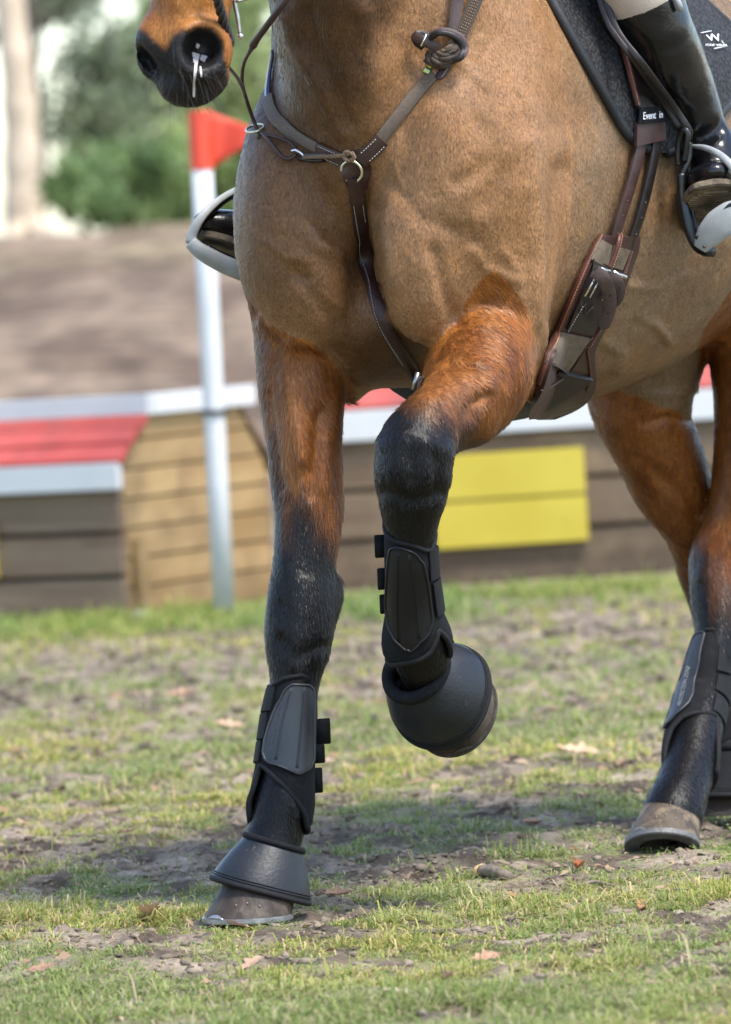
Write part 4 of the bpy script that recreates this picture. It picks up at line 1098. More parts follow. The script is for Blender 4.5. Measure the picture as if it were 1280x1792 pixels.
# ---- saddle pad
PAD = empty('saddle_pad', hit(1060, 100)[0], "black mesh saddle pad with padded binding and white logo behind the boot", 'saddle pad')
PL = [(-110, 905), (-50, 932), (0, 957), (60, 990), (110, 1019), (190, 1066), (246, 1095), (262, 1118), (268, 1140)]
PR = [(-110, 1130), (-50, 1172), (0, 1217), (30, 1250), (56, 1282), (90, 1300), (130, 1304), (165, 1292), (184, 1266), (220, 1240), (250, 1210), (268, 1160)]
pfn = rowfill(PL, PR, -110, 268)
_, pg, pn_ = patch('mesh_panel', pfn, m_pad, PAD, .003, .010, 44, 34, 4)
for name, e in (('front_binding', pg[:, 0]), ('rear_binding', pg[:, -1])):
    Shape().tube(smooth_path(e - pn_[:, 0] * .006 if name[0] == 'f' else e - pn_[:, -1] * .006, 3), .0085, 10).build(name, m_pipe, PAD)
lc, ln_ = hit(1246, 70); lc = lc + ln_ * .0155
def on_plane(x, y):
    d = ray(x, y); return CAM_O + d * (np.dot(lc - CAM_O, ln_) / np.dot(d, ln_))
lo_ = on_plane(1246, 70); lx = (on_plane(1266, 66) - lo_) / 20; ly = (on_plane(1239, 50) - lo_) / 20
lettering('W', 18, m_white, lo_ + ly * 3 + lx * 4, lx, ly, ln_, PAD, name='logo_letter', align='CENTER', depth=.0005)
lettering('WOOF WEAR', 5.2, m_white, lo_ - ly * 9.5 + lx * 2, lx, ly, ln_, PAD, name='logo_words', align='CENTER', depth=.0005)
for (xa, ya), (xb, yb) in (((-14, 15), (4, 15)), ((-2, -15), (18, -15)), ((18, -15), (15, -4))):
    Shape().tube(np.array([lo_ + lx * xa + ly * ya, lo_ + lx * xb + ly * yb]) + ln_ * .0005, .0009, 5).build('logo_frame', m_white, PAD)

# ---- saddle flap, billets
SD = empty('saddle', hit(1100, 40)[0], "brown leather saddle flap and girth billets under the rider's boot", 'saddle')
patch('flap', rowfill([(-110, 985), (0, 1036), (60, 1063), (140, 1086), (196, 1100)], [(-110, 1120), (0, 1150), (60, 1150), (140, 1160), (196, 1145)], -110, 196), m_leather_dark, SD, .018, .005, 30, 14, 4)
fe = Strap([(985, -110), (1012, -50), (1036, 0), (1052, 30), (1064, 62), (1076, 105), (1086, 145), (1098, 190)], 50, off=.020)
fe.ribbon('flap_edge', m_leather_red, SD, [.026, .030, .030, .024, .012, .009, .009], .006)
fe.stitches(SD, -.004, .0075, .3, 1, material=m_thread_or, name='flap_stitching')
bl1 = Strap([(1122, 196), (1116, 222), (1108, 262), (1098, 300), (1086, 340), (1072, 382), (1064, 412), (1052, 450)], 60, off=.012)
bl2 = Strap([(1138, 196), (1136, 222), (1134, 262), (1127, 300), (1118, 340), (1106, 382), (1096, 412), (1085, 450)], 60, off=.012)
for b, w in ((bl1, .0235), (bl2, .021)):
    bb = b.ribbon('billet', m_leather_dark if b is bl2 else m_leather, SD, w, .005)
    for t in (.62, .72, .83):
        Shape().tube(np.array([b.at(t, 0, .0055), b.at(t, 0, .0066)]), .0017, 8).build('billet_hole', m_leather_grey, bb)
patch('billet_guard', quadfill((1097, 218), (1146, 216), (1146, 246), (1096, 258)), m_leather, SD, .016, .006, 10, 10)
_, eg, en = patch('elastic_band', quadfill((1099, 194), (1152, 188), (1150, 216), (1096, 221)), m_neo, SD, .024, .003, 8, 12)
ex_ = unit(eg[4, 9] - eg[4, 1]); ez_ = unit(en[4, 5] - ex_ * np.dot(ex_, en[4, 5])); ey_ = np.cross(ez_, ex_)
lettering('Event  in', .0165, m_white, eg[4, 0] + ez_ * .0035 + ex_ * .002, ex_, ey_, ez_, SD, shear=.35)

# ---- girth
GI = empty('girth', hit(1000, 560)[0], "brown leather girth with elastic panels and steel buckles behind the foreleg", 'girth')
GL = [(410, 1046), (430, 1034), (462, 1017), (500, 1000), (537, 983), (560, 973), (600, 957), (640, 944), (675, 936), (700, 929), (716, 928)]
GR = [(410, 1106), (434, 1104), (494, 1083), (540, 1061), (575, 1043), (606, 1027), (637, 1031), (660, 1034), (680, 1028), (696, 1014), (708, 992), (716, 966)]
gp_, gg, gn = patch('girth_pad', rowfill(GL, GR, 410, 716), m_leather, GI, .004, .014, 54, 20, 4)
bu = np.linspace(-.345, -.455, 8); bf = np.radians(np.linspace(-64, -236, 44)); bc_ = np.zeros((8, 44, 3)); bn_ = np.zeros((8, 44, 3))
for i_, u_ in enumerate(bu):
    for j_, f_ in enumerate(bf):
        o_ = H(u_, 0, 1.13); d_ = HL * math.cos(f_) + UP * math.sin(f_); loc, nor, ix, dist = BVH.ray_cast(Vector(o_), Vector(d_), .40)
        bc_[i_, j_] = np.array(loc) if loc is not None else o_ + d_ * .34; bn_[i_, j_] = d_
for _ in range(6): bc_[1:-1] = .5 * bc_[1:-1] + .25 * (bc_[2:] + bc_[:-2]); bc_[:, 1:-1] = .5 * bc_[:, 1:-1] + .25 * (bc_[:, 2:] + bc_[:, :-2])
Shape().slab(bc_ + bn_ * .027, bc_ + bn_ * .003).build('belly_band', m_leather_dark, GI, sharp=50)
def add_surface(o): SURFACES.append(BVHTree.FromPolygons([v.co.copy() for v in o.data.vertices], [tuple(p.vertices) for p in o.data.polygons]))
add_surface(gp_)
g1 = Strap([(1054, 412), (1034, 448), (1016, 490), (996, 540), (974, 590), (958, 630), (944, 672)], 60, off=.001); gs = g1.ribbon('edge_facing', m_leather_red, GI, [.009, .010, .010, .009, .009, .009, .009], .003); g1.stitches(gs, .0035, .0038, 0, .8, material=m_thread_or)
g2 = Strap([(1104, 438), (1090, 480), (1074, 520), (1052, 570), (1030, 606)], 50, off=.001); gs = g2.ribbon('edge_facing', m_leather_red, GI, .006, .003); g2.stitches(gs, .0, .0036, 0, 1, material=m_thread)
g3 = Strap([(1027, 610), (1031, 640), (1033, 662), (1026, 682)], 20, off=.000); g3.ribbon('edge_facing', m_leather_red, GI, .004, .0025)
patch('elastic_panel', quadfill((1049, 420), (1068, 428), (1060, 468), (1037, 456)), m_elastic, GI, .001, .004, 10, 8)
patch('elastic_panel', quadfill((1074, 429), (1100, 437), (1086, 472), (1063, 464)), m_elastic, GI, .001, .004, 10, 8)
g4 = Strap([(1076, 404), (1078, 420), (1072, 440), (1062, 466)], 20, off=.005); gs = g4.ribbon('billet_keeper', m_leather_red, GI, .008, .004); g4.stitches(gs, .0015, .0055, 0, 1, material=m_thread_or)
patch('buckle_guard', quadfill((1040, 455), (1086, 474), (1036, 585), (990, 575)), m_leather_dark, GI, .001, .004, 14, 10)
el, eg2, _ = patch('elastic_panel', quadfill((982, 580), (1030, 590), (992, 646), (958, 632)), m_elastic, GI, .001, .005, 16, 12)
patch('seam_edge', quadfill((957, 631), (993, 645), (991, 649), (955, 635)), m_leather_grey, GI, .006, .0015, 5, 10)
chain('belly_seam', [off_skin(x, y, .002) for x, y in ((1037, 590), (1022, 614), (1006, 640), (988, 660), (966, 676), (948, 684))], .0022, m_leather, GI)
zz_ = [P(*off_skin(x, y, .0065)) for x, y in ((1019, 529), (1014, 548), (1026, 531), (1024, 552), (1039, 536), (1036, 549))]
for a_, b_q in zip(zz_[:-1], zz_[1:]): Shape().tube(np.array([a_, b_q]), .0005, 4).build('zigzag_stitch', m_leather_grey, GI)
bs = Strap([(1016, 532), (1002, 556), (990, 578)], 20, off=.0055); bs.stitches(GI, 0, .001, 0, 1)
for (xa, ya, xb, yb, xc, yc) in ((1041, 468, 1057, 472, 1015, 514), (1064, 474, 1086, 482, 1045, 522)):
    A, B, D = (hit(x, y)[0] + hit(x, y)[1] * .010 for x, y in ((xa, ya), (xb, yb), (xc, yc)))
    Shape().tube(np.array([A, B]), .0042, 10).build('buckle_roller', m_steel, GI)
    Shape().tube(np.array([A, D]), .0020, 8).build('buckle_frame', m_steel, GI)
    Shape().tube(np.array([(A + B) / 2, D + (B - A) * .55]), .0016, 8).build('buckle_tongue', m_steel, GI)
for pts, w in (([off_skin(1041, 474, .012), off_skin(1057, 488, .024), off_skin(1066, 510, .026), off_skin(1066, 540, .024), off_skin(1054, 574, .018)], .022), ([off_skin(1066, 482, .012), off_skin(1080, 492, .018), off_skin(1084, 510, .018), off_skin(1074, 534, .012)], .019)):
    bnd = band('billet_end', pts, w, .004, m_leather_grey, GI, round_end=True)
    for t in (.45, .75): Shape().tube(np.array([bnd.at(t, .001, .0045), bnd.at(t, .001, .0058)]), .0016, 8).build('billet_hole', m_leather_dark, GI)

# wet nose
m_wet = mat('nose_wet', (.50, .46, .44), (.66, .62, .60), scale=120, rough=.12, bump=.6, bump_scale=300)
for fn_ in (quadfill((336, 92), (350, 96), (346, 114), (338, 110)), quadfill((340, 108), (346, 110), (342, 140), (338.5, 140)), quadfill((338.5, 138), (342, 138), (341, 169), (337.5, 168)), quadfill((352, 96), (364, 100), (358, 110), (350, 106)), quadfill((349, 118), (352, 118), (353, 134), (351, 134)), quadfill((344, 74), (350, 78), (346, 86), (342, 82))):
    patch('wet_trace', fn_, m_wet, HORSE, .0006, .0014, 10, 5, 1)
# ---- rider: breeches in one surface, tall boots
yb = float(hit(1140, 130)[0][1]) - .075
RIDER = empty('person', P(1150, 200, yb), "rider in beige breeches and tall black leather boots, legs astride the horse", 'person')
def blob_mesh(name, lo, hi, vox, build, material, parent, it=4, **kw):
    new_field(lo, hi, vox); build()
    V, Q = surface_nets(FIELD); V = laplacian(LO + V * VOX, Q, it)
    return link(name, mesh(name, V, Q), material, parent, **kw)
# near leg
F1 = unit((.10, -.92, .38)); N1 = unit(np.array((0, .0, 1)) - F1 * F1[2]); S1 = np.cross(F1, N1)
yk = float(hit(1235, 250)[0][1]) - .07
TOE1 = P(1254, 312, yk - .13)
def near_boot():
    ribs([(1063, 32, 1188, -34, yb, .071), (1082, 60, 1206, 30, yb + .01, .070), (1100, 88, 1218, 62, yb + .02, .068), (1136, 142, 1240, 122, yk - .02, .062), (1172, 198, 1258, 184, yk, .052), (1200, 240, 1268, 232, yk, .045), (1210, 270, 1278, 266, yk, .046)], k=.012)
    for t, w, h in ((.025, .030, .020), (.05, .038, .026), (.08, .042, .032), (.11, .042, .038), (.14, .038, .046), (.17, .034, .052)):
        E(TOE1 - F1 * t + N1 * (h * .7), (.035, w, h), np.stack([F1, S1, N1]), k=.02)
    ribs([(1212, 262, 1284, 262, yk, .046), (1220, 300, 1292, 296, yk - .02, .042)], k=.02)
    for (x, y, r) in ((1232, 238, .012), (1222, 252, .010)): E(P(x, y, yk - .045), (.03, .006, .004), np.array(Matrix.Rotation(.5, 3, 'Y')), k=.02, cut=True)
BOOT1 = blob_mesh('boot', (.30, -.55, .85), (.80, .85, 1.62), .0055, near_boot, m_boot, RIDER)
def sole(parent, toe, F, N, S, L=.285, name='sole'):
    n = 26; u = np.linspace(0, 1, n); w = np.interp(u, [0, .03, .10, .30, .45, .62, .80, .95, 1], [.006, .026, .041, .049, .044, .034, .034, .031, .012])
    top = np.stack([toe + F * .006 - F * L * uu + S * (ww * s) - N * .002 for uu, ww in zip(u, w) for s in (-1, -.5, 0, .5, 1)]).reshape(n, 5, 3)
    return Shape().slab(top, top - N * .012).build(name, m_sole_mud, parent, bevel=.002, sharp=40)
sl = sole(BOOT1, TOE1, F1, N1, S1, L=.20)
for i in range(14):
    c0 = TOE1 - F1 * (.02 + .0085 * i) - N1 * .0155; w = np.interp(i, [0, 2, 6, 13], [.02, .036, .046, .040])
    Shape().tube(np.array([c0 - S1 * w, c0 + S1 * w]), .0022, 5).build('sole_rib', m_sole_mud, sl)
# far leg
F2 = unit((-.72, -.60, .36)); N2_ = unit(np.array((0, 0, 1)) - F2 * F2[2]); S2 = np.cross(F2, N2_)
TOE2 = P(352, 402, .44)
def far_boot():
    for t, w, h in ((.02, .026, .020), (.045, .036, .026), (.075, .041, .031), (.105, .041, .037), (.135, .038, .045), (.17, .035, .055), (.21, .032, .05), (.25, .028, .036)):
        E(TOE2 - F2 * t + N2_ * (h * .75), (.035, w, h), np.stack([F2, S2, N2_]), k=.02)
    a = TOE2 - F2 * .19 + N2_ * .08; b = a + UP * .36 - HF * .03 + HL * .13
    for t in np.linspace(0, 1, 26): E(a + (b - a) * t, (.045 + .028 * math.sin(t * 2.2), .045 + .028 * math.sin(t * 2.2), .035), k=.012)
BOOT2 = blob_mesh('boot', (-.45, .30, .88), (.15, .95, 1.62), .0055, far_boot, m_boot, RIDER)
sole(BOOT2, TOE2, F2, N2_, S2)
KNEE2 = TOE2 - F2 * .19 + N2_ * .08 + UP * .40 - HF * .03 + HL * .14
def breeches():
    k1 = P(1105, -40, yb - .01); hip1 = H(-.62, .13, 1.74); k2 = KNEE2; hip2 = H(-.62, -.13, 1.74)
    for k_, h_ in ((k1, hip1), (k2, hip2)):
        for t in np.linspace(.12, 1, 26):
            r = np.interp(t, [-.16, 0, .4, 1], [.055, .062, .082, .105]); E(k_ + (h_ - k_) * t + (UP * .03 * math.sin(max(t, 0) * 3)), (r, r, r), k=.02)
    ribs([(1078, 44, 1190, -10, yb, .064), (1064, 22, 1180, -38, yb - .002, .066), (1050, -10, 1165, -70, yb - .01, .066), (1030, -50, 1140, -115, yb - .015, .07), (1000, -110, 1110, -170, yb - .01, .075)], k=.02)
    E(H(-.64, 0, 1.78), (.15, .2, .13), AXH, k=.06); E(H(-.62, 0, 1.95), (.12, .17, .2), AXH, k=.06)
blob_mesh('body', (-.45, -.45, 1.30), (.95, 1.1, 2.2), .009, breeches, m_breech, RIDER)
patch_ = P(1196, 6, yb - .05)
Shape().tube(np.array([P(1183, -8, yb - .060), P(1189, 8, yb - .058), P(1192, 18, yb - .053)]), .005, 8).build('boot_zip_tab', m_grey, BOOT1)

# ---- stirrup leathers and irons
def flat_bar(pts, w, th, n=40, facing_dir=None):
    C = spline(np.array([P(*q) for q in pts]), n); T = np.gradient(C, axis=0); T /= np.linalg.norm(T, axis=1)[:, None]
    N = np.tile(unit(facing_dir) if facing_dir is not None else unit(CAM_O - C[0]), (n, 1)); N = N - T * (N * T).sum(1)[:, None]; N /= np.linalg.norm(N, axis=1)[:, None]; B = np.cross(N, T)
    ww = np.interp(np.linspace(0, 1, n), np.linspace(0, 1, len(w)), w) / 2 if not np.isscalar(w) else np.full(n, w / 2)
    a = np.linspace(0, 2 * math.pi, 12, endpoint=False); rings = []
    for i in range(n): rings.append(C[i] + (np.sign(np.cos(a)) * np.abs(np.cos(a)) ** .6 * ww[i])[:, None] * B[i] + (np.sign(np.sin(a)) * np.abs(np.sin(a)) ** .6 * th / 2)[:, None] * N[i])
    sh = Shape(); sh.grid(np.array(rings), close_v=True); sh.f.append(tuple(range(12))[::-1]); sh.f.append(tuple((n - 1) * 12 + j for j in range(12)))
    return sh
ys = yk - .075
LE = empty('stirrup_leather', P(1130, 140, ys), "narrow dark brown stirrup leather running down beside the near boot", 'stirrup leather')
flat_bar([(1040, -30, yb - .03), (1066, 44, yb - .055), (1110, 105, yb - .075), (1160, 178, ys - .01), (1192, 226, ys)], .010, .005).build('strap', m_leather_dark, LE)
flat_bar([(1050, -30, yb - .03), (1080, 52, yb - .06), (1125, 112, yb - .08), (1175, 180, ys - .015), (1203, 222, ys - .005), (1208, 238, ys), (1198, 246, ys + .004)], .011, .005).build('strap', m_leather_dark, LE)
S_ = empty('stirrup', P(1210, 340, ys), "black and grey safety stirrup under the near boot at the right", 'stirrup', 'stirrups')
flat_bar([(1187, 290, ys), (1187, 262, ys - .002), (1191, 238, ys - .006), (1198, 228, ys - .012), (1204, 234, ys - .014), (1202, 256, ys - .012), (1198, 282, ys - .008)], .010, .012).build('eye', m_black_plastic, S_)
flat_bar([(1206, 250, ys), (1206, 272, ys), (1200, 292, ys - .002), (1194, 306, ys - .002), (1190, 318, ys)], .011, .012).build('eye_arm', m_black_plastic, S_)
flat_bar([(1192, 304, ys), (1195, 345, ys), (1204, 390, ys - .005), (1218, 425, ys - .01), (1232, 438, ys - .02), (1246, 441, ys - .03)], [.014, .016, .017, .020, .020, .016], .022).build('outer_branch', m_black_plastic, S_)
flat_bar([(1206, 262, ys + .01), (1206, 320, ys + .012), (1210, 360, ys + .015), (1220, 405, ys + .01)], .006, .010).build('inner_branch', m_black_plastic, S_)
flat_bar([(1214, 256, ys + .03), (1235, 259, ys + .0), (1258, 270, ys - .03), (1280, 290, ys - .05), (1310, 335, ys - .06), (1320, 370, ys - .05)], [.006, .010, .012, .013, .014, .016], .014).build('far_branch', m_grey, S_)
ft = flat_bar([(1226, 434, ys - .035), (1238, 416, ys - .045), (1258, 394, ys - .055), (1282, 378, ys - .06), (1306, 368, ys - .06)], [.024, .042, .050, .050, .040], .012).build('tread', m_grey, S_)
flat_bar([(1222, 414, ys - .022), (1244, 386, ys - .03), (1270, 364, ys - .04), (1300, 350, ys - .045)], .010, .05).build('grip_pad', m_black_plastic, S_)
rv = P(1233, 432, ys - .044); Shape().tube(np.array([rv, rv + unit(CAM_O - rv) * .004]), .0022, 10).build('rivet', m_leather_red, ft)
S2_ = empty('stirrup', P(390, 420, .5), "pale grey stirrup under the far boot at the left of the chest", 'stirrup', 'stirrups')
flat_bar([(334, 424, .40), (352, 440, .40), (385, 459, .41), (420, 474, .42), (470, 492, .45)], [.022, .028, .030, .030, .028], .03).build('tread', m_grey, S2_)
flat_bar([(356, 428, .43), (385, 443, .44), (420, 458, .45), (470, 476, .46)], .009, .05).build('grip_pad', m_black_plastic, S2_)
flat_bar([(335, 426, .40), (336, 412, .40), (350, 384, .40), (372, 360, .42), (396, 342, .45), (425, 328, .50), (470, 314, .55)], [.018, .014, .011, .010, .010, .010], .010).build('branch', m_grey, S2_)
flat_bar([(343, 412, .415), (356, 388, .415), (377, 366, .435), (400, 348, .465), (428, 335, .515)], .009, .016).build('branch_lining', m_black_plastic, S2_)
# ------------------------------------------------------------------ the ground
def bank(x, y):
    return 1.45 * sstep(21, 43, y + .8 * np.sin(x * .35) + 1.2 * (fbm(np.stack([x * .25, y * .25, 0 * x], -1), 3, 70) - .5) * 4)
def mud(x, y):
    """1 = bare trampled soil, 0 = turf"""
    p = np.stack([x * 1.6, y * .75, 0 * x], -1)
    n = fbm(p, 3, 50) - .5; f = fbm(p * np.array((5.5, 8, 1)) + 9, 3, 57) - .5; f2 = fbm(p * np.array((17, 24, 1)) + 3, 2, 58) - .5
    m = .48 + n * .65 + f * 2.2 + f2 * 2.4
    m = m + .27 * np.exp(-((y - 1.05) / .62) ** 2) - .30 * np.exp(-((y + 1.35) / .45) ** 2) - .26 * np.exp(-((y - 3.4) / 1.1) ** 2)
    m = m + .40 * np.exp(-((y - 7.2) / 1.1) ** 2) * sstep(-.3, .3, x) - .9 * sstep(8.0, 8.7, y) * sstep(.4, -.2, x) * sstep(12, 9.5, y)
    m = m - .5 * sstep(8.6, 9.2, y) * sstep(12, 9.5, y)
    return np.clip(m, 0, 1)
def height(x, y):
    q = np.stack([x, y, 0 * x], -1); near = sstep(9, 5, y)
    m = mud(x, y)
    lump = (fbm(q * 6, 3, 60) - .5) * .028 + m * ((fbm(q * 22, 3, 63) - .5) * .046 + (np.abs(fbm(q * 45, 2, 66) - .5)) * -.012)
    flat = np.ones_like(x)
    for (hx, hy) in ((FR_RF.o[0], FR_RF.o[1]), (FR_LH.o[0], FR_LH.o[1])): flat = np.minimum(flat, .25 + .75 * sstep(.05, .16, np.hypot(x - hx, y - hy)))
    return lump * (.35 + .65 * near) * flat + bank(x, y) + np.where(y > 20, (fbm(q * 1.3, 3, 68) - .5) * .16 * sstep(20, 26, y), 0)
def axis(lo, a, b, hi, step, grow):
    v = list(np.arange(a, b, step)); s = step
    while v[-1] < hi: s *= grow; v.append(v[-1] + s)
    s = step; w = [a]
    while w[-1] > lo: s *= grow; w.append(w[-1] - s)
    return np.array(w[:0:-1] + v)
gx = axis(-90, -1.5, 1.6, 90, .0125, 1.09); gy = axis(-14, -2.1, 2.6, 190, .0125, 1.022)
X, Y = np.meshgrid(gx, gy, indexing='ij'); Z = height(X.ravel(), Y.ravel()).reshape(X.shape)
V = np.stack([X, Y, Z], -1).reshape(-1, 3); n, m = X.shape
I = np.arange(n * m).reshape(n, m); Q = np.stack([I[:-1, :-1], I[1:, :-1], I[1:, 1:], I[:-1, 1:]], -1).reshape(-1, 4)
gme = mesh('ground', V, Q)
mm = mud(V[:, 0], V[:, 1]); nn_ = np.where(V[:, 1] > 16, fbm(V * np.array((2.2, .8, 0)), 4, 82), fbm(V * np.array((14, 14, 0)), 4, 80)); nb_ = fbm(V * np.array((.5, .5, 0)), 3, 84)
soil = mixc(np.tile(np.array((.120, .088, .062)), (len(V), 1)), np.array((.31, .245, .178)), sstep(.35, .65, nn_)); turf = mixc(np.tile(np.array((.20, .19, .085)), (len(V), 1)), np.array((.29, .255, .145)), sstep(.4, .65, nn_))
gc = mixc(turf, soil, sstep(.25, .55, mm))
litter = mixc(np.tile(np.array((.125, .084, .055)), (len(V), 1)), np.array((.225, .160, .108)), sstep(.40, .60, nn_)); dry = np.array((.30, .235, .13))
gc = mixc(gc, litter, sstep(14, 20, V[:, 1])); gc = mixc(gc, dry, sstep(37, 42, V[:, 1] + (nb_ - .5) * 14) * .7)
ca = gme.color_attributes.new('soil', 'FLOAT_COLOR', 'POINT'); ca.data.foreach_set('color', np.hstack([gc, np.ones((len(V), 1))]).astype(np.float32).ravel())
m_ground, n_, l_, b_ = new_mat('ground')
at = n_.new('ShaderNodeVertexColor'); at.layer_name = 'soil'; tc = n_.new('ShaderNodeTexCoord')
nz_ = n_.new('ShaderNodeTexNoise'); nz_.inputs['Scale'].default_value = 90; nz_.inputs['Detail'].default_value = 8; nz_.inputs['Roughness'].default_value = .7; l_.new(tc.outputs['Object'], nz_.inputs['Vector'])
mr = n_.new('ShaderNodeMapRange'); mr.inputs[1].default_value = .3; mr.inputs[2].default_value = .7; mr.inputs[3].default_value = .5; mr.inputs[4].default_value = 1.5; l_.new(nz_.outputs[0], mr.inputs[0])
nz2_ = n_.new('ShaderNodeTexNoise'); nz2_.inputs['Scale'].default_value = 4; nz2_.inputs['Detail'].default_value = 6; l_.new(tc.outputs['Object'], nz2_.inputs['Vector'])
mr2 = n_.new('ShaderNodeMapRange'); mr2.inputs[1].default_value = .35; mr2.inputs[2].default_value = .65; mr2.inputs[3].default_value = .6; mr2.inputs[4].default_value = 1.4; l_.new(nz2_.outputs[0], mr2.inputs[0])
mu = n_.new('ShaderNodeMath'); mu.operation = 'MULTIPLY'; l_.new(mr.outputs[0], mu.inputs[0]); l_.new(mr2.outputs[0], mu.inputs[1])
mx = n_.new('ShaderNodeVectorMath'); mx.operation = 'SCALE'; l_.new(at.outputs[0], mx.inputs[0]); l_.new(mu.outputs[0], mx.inputs[3]); l_.new(mx.outputs[0], b_.inputs['Base Color'])
b_.inputs['Roughness'].default_value = .95; b_.inputs['Specular IOR Level'].default_value = .2
bp = n_.new('ShaderNodeBump'); bp.inputs['Strength'].default_value = .9; bp.inputs['Distance'].default_value = .012; l_.new(nz_.outputs[0], bp.inputs['Height']); l_.new(bp.outputs[0], b_.inputs['Normal'])
link('ground', gme, m_ground, kind='structure')

# ---- grass blades (nobody could count them)
def vcol_mat(name, layer, rough=.6, trans=.35, spec=.3):
    m_, n_, l_, b_ = new_mat(name); at = n_.new('ShaderNodeVertexColor'); at.layer_name = layer
    l_.new(at.outputs[0], b_.inputs['Base Color']); b_.inputs['Roughness'].default_value = rough; b_.inputs['Specular IOR Level'].default_value = spec
    if trans:
        t = n_.new('ShaderNodeBsdfTranslucent'); l_.new(at.outputs[0], t.inputs[0]); mx = n_.new('ShaderNodeMixShader'); mx.inputs[0].default_value = trans
        l_.new(b_.outputs[0], mx.inputs[1]); l_.new(t.outputs[0], mx.inputs[2]); l_.new(mx.outputs[0], n_['Material Output'].inputs[0])
    return m_
m_grass = vcol_mat('grass', 'tint', .5, .4)
def blades(count, x0, x1, y0, y1, hmin, hmax, wid, power=1.0):
    x = RNG.uniform(x0, x1, count * 3); y = RNG.uniform(y0, y1, count * 3)
    md = mud(x, y); tuft = fbm(np.stack([x * 14, y * 14, 0 * x], -1), 2, 90)
    keep = RNG.random(len(x)) < np.clip(1.05 - md * 1.5, .05, 1) * np.clip((tuft - .28) * 2.6, .08, 1)
    x, y, md, tuft = (q[keep][:count] for q in (x, y, md, tuft)); n = len(x)
    z = height(x, y) - .004
    h = RNG.uniform(hmin, hmax, n) * (.55 + .9 * tuft) * np.where(RNG.random(n) < .05, 1.7, 1) * (1 - .45 * md)
    h = h * (.45 + .55 * sstep(.06, .22, np.hypot(x - FR_RF.o[0] - .03, (y - FR_RF.o[1] + .10) * .6))) * (.4 + .6 * sstep(.08, .26, np.hypot(x - FR_LH.o[0], (y - FR_LH.o[1] + .14) * .6)))
    a = RNG.uniform(0, 2 * math.pi, n); lean = np.abs(RNG.normal(1.25, .7, n)); w = wid * RNG.uniform(.6, 1.4, n)
    d = np.stack([np.cos(a), np.sin(a), 0 * a], -1); s = np.stack([-np.sin(a), np.cos(a), 0 * a], -1)
    b = np.stack([x, y, z], -1)
    mid = b + d * (h * lean * .35)[:, None] + UP * (h * .62)[:, None]; tip = b + d * (h * lean * 1.05)[:, None] + UP * (h * np.clip(1.05 - .38 * lean, .12, 1))[:, None]
    Vv = np.stack([b - s * w[:, None], b + s * w[:, None], mid - s * (w * .8)[:, None], mid + s * (w * .8)[:, None], tip], 1)
    k = np.arange(n)[:, None] * 5
    F = np.concatenate([k + np.array([[0, 1, 3]]), k + np.array([[0, 3, 2]]), k + np.array([[2, 3, 4]])], 0)
    t = RNG.random(n); c = mixc(np.tile(np.array((.150, .225, .050)), (n, 1)), np.array((.37, .39, .125)), t)
    dryb = RNG.random(n) < .20 + .3 * md; c = np.where(dryb[:, None], mixc(np.tile(np.array((.56, .49, .28)), (n, 1)), np.array((.37, .30, .18)), RNG.random(n)), c)
    big = fbm(np.stack([x * 1.5, y * 1.1, 0 * x], -1), 3, 95); c = c * (.8 + .5 * big)[:, None]; c = mixc(c, c * np.array((1.25, 1.08, .9)), sstep(.4, .65, big))
    c = mixc(c, np.tile(np.array((.13, .26, .05)), (n, 1)), sstep(7.6, 8.4, y) * .45)
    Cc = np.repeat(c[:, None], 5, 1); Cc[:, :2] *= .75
    return Vv.reshape(-1, 3), F, Cc.reshape(-1, 3)
parts = [blades(90000, -1.1, 1.2, -1.95, .45, .008, .026, .0012), blades(42000, -1.2, 1.3, .45, 2.4, .008, .026, .0014), blades(30000, -1.7, 1.8, 2.4, 5.2, .012, .034, .0020), blades(24000, -2.1, 2.2, 5.2, 9.4, .015, .040, .0028), blades(12000, -2.6, 2.8, 8.0, 9.3, .025, .06, .003), blades(900, -1.2, 1.3, -2.0, 1.0, .03, .06, .0013)]
vo_ = 0; VV, FF, CC = [], [], []
for v_, f_, c_ in parts: VV.append(v_); FF.append(f_ + vo_); CC.append(c_); vo_ += len(v_)
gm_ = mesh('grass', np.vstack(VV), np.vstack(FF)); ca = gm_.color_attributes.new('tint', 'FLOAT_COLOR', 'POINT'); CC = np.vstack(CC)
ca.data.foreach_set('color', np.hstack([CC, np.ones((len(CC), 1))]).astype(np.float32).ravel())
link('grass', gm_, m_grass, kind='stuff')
# low clover and moss between the blades
n = 52000; x = RNG.uniform(-1.15, 1.25, n * 3); y = -1.95 + 4.6 * RNG.random(n * 3) ** 1.3; k = RNG.random(n * 3) < np.clip(1.05 - mud(x, y) * 1.5, .02, 1); x, y = x[k][:n], y[k][:n]; n = len(x)
z = height(x, y) + RNG.uniform(.001, .009, n); r = RNG.uniform(.0016, .0042, n); a = RNG.uniform(0, 6.28, n)
d = np.stack([np.cos(a), np.sin(a), RNG.normal(0, .4, n)], -1) * r[:, None]; e = np.stack([-np.sin(a), np.cos(a), RNG.normal(0, .4, n)], -1) * (r * .7)[:, None]; c = np.stack([x, y, z], -1)
cm = mesh('clover', np.stack([c - d, c - e, c + d, c + e], 1).reshape(-1, 3), np.arange(n * 4).reshape(n, 4), False)
cc = np.repeat(mixc(np.tile(np.array((.13, .20, .05)), (n, 1)), np.array((.31, .36, .12)), RNG.random(n))[:, None], 4, 1).reshape(-1, 3)
ca = cm.color_attributes.new('tint', 'FLOAT_COLOR', 'POINT'); ca.data.foreach_set('color', np.hstack([cc, np.ones((len(cc), 1))]).astype(np.float32).ravel())
link('clover', cm, m_grass, kind='stuff')

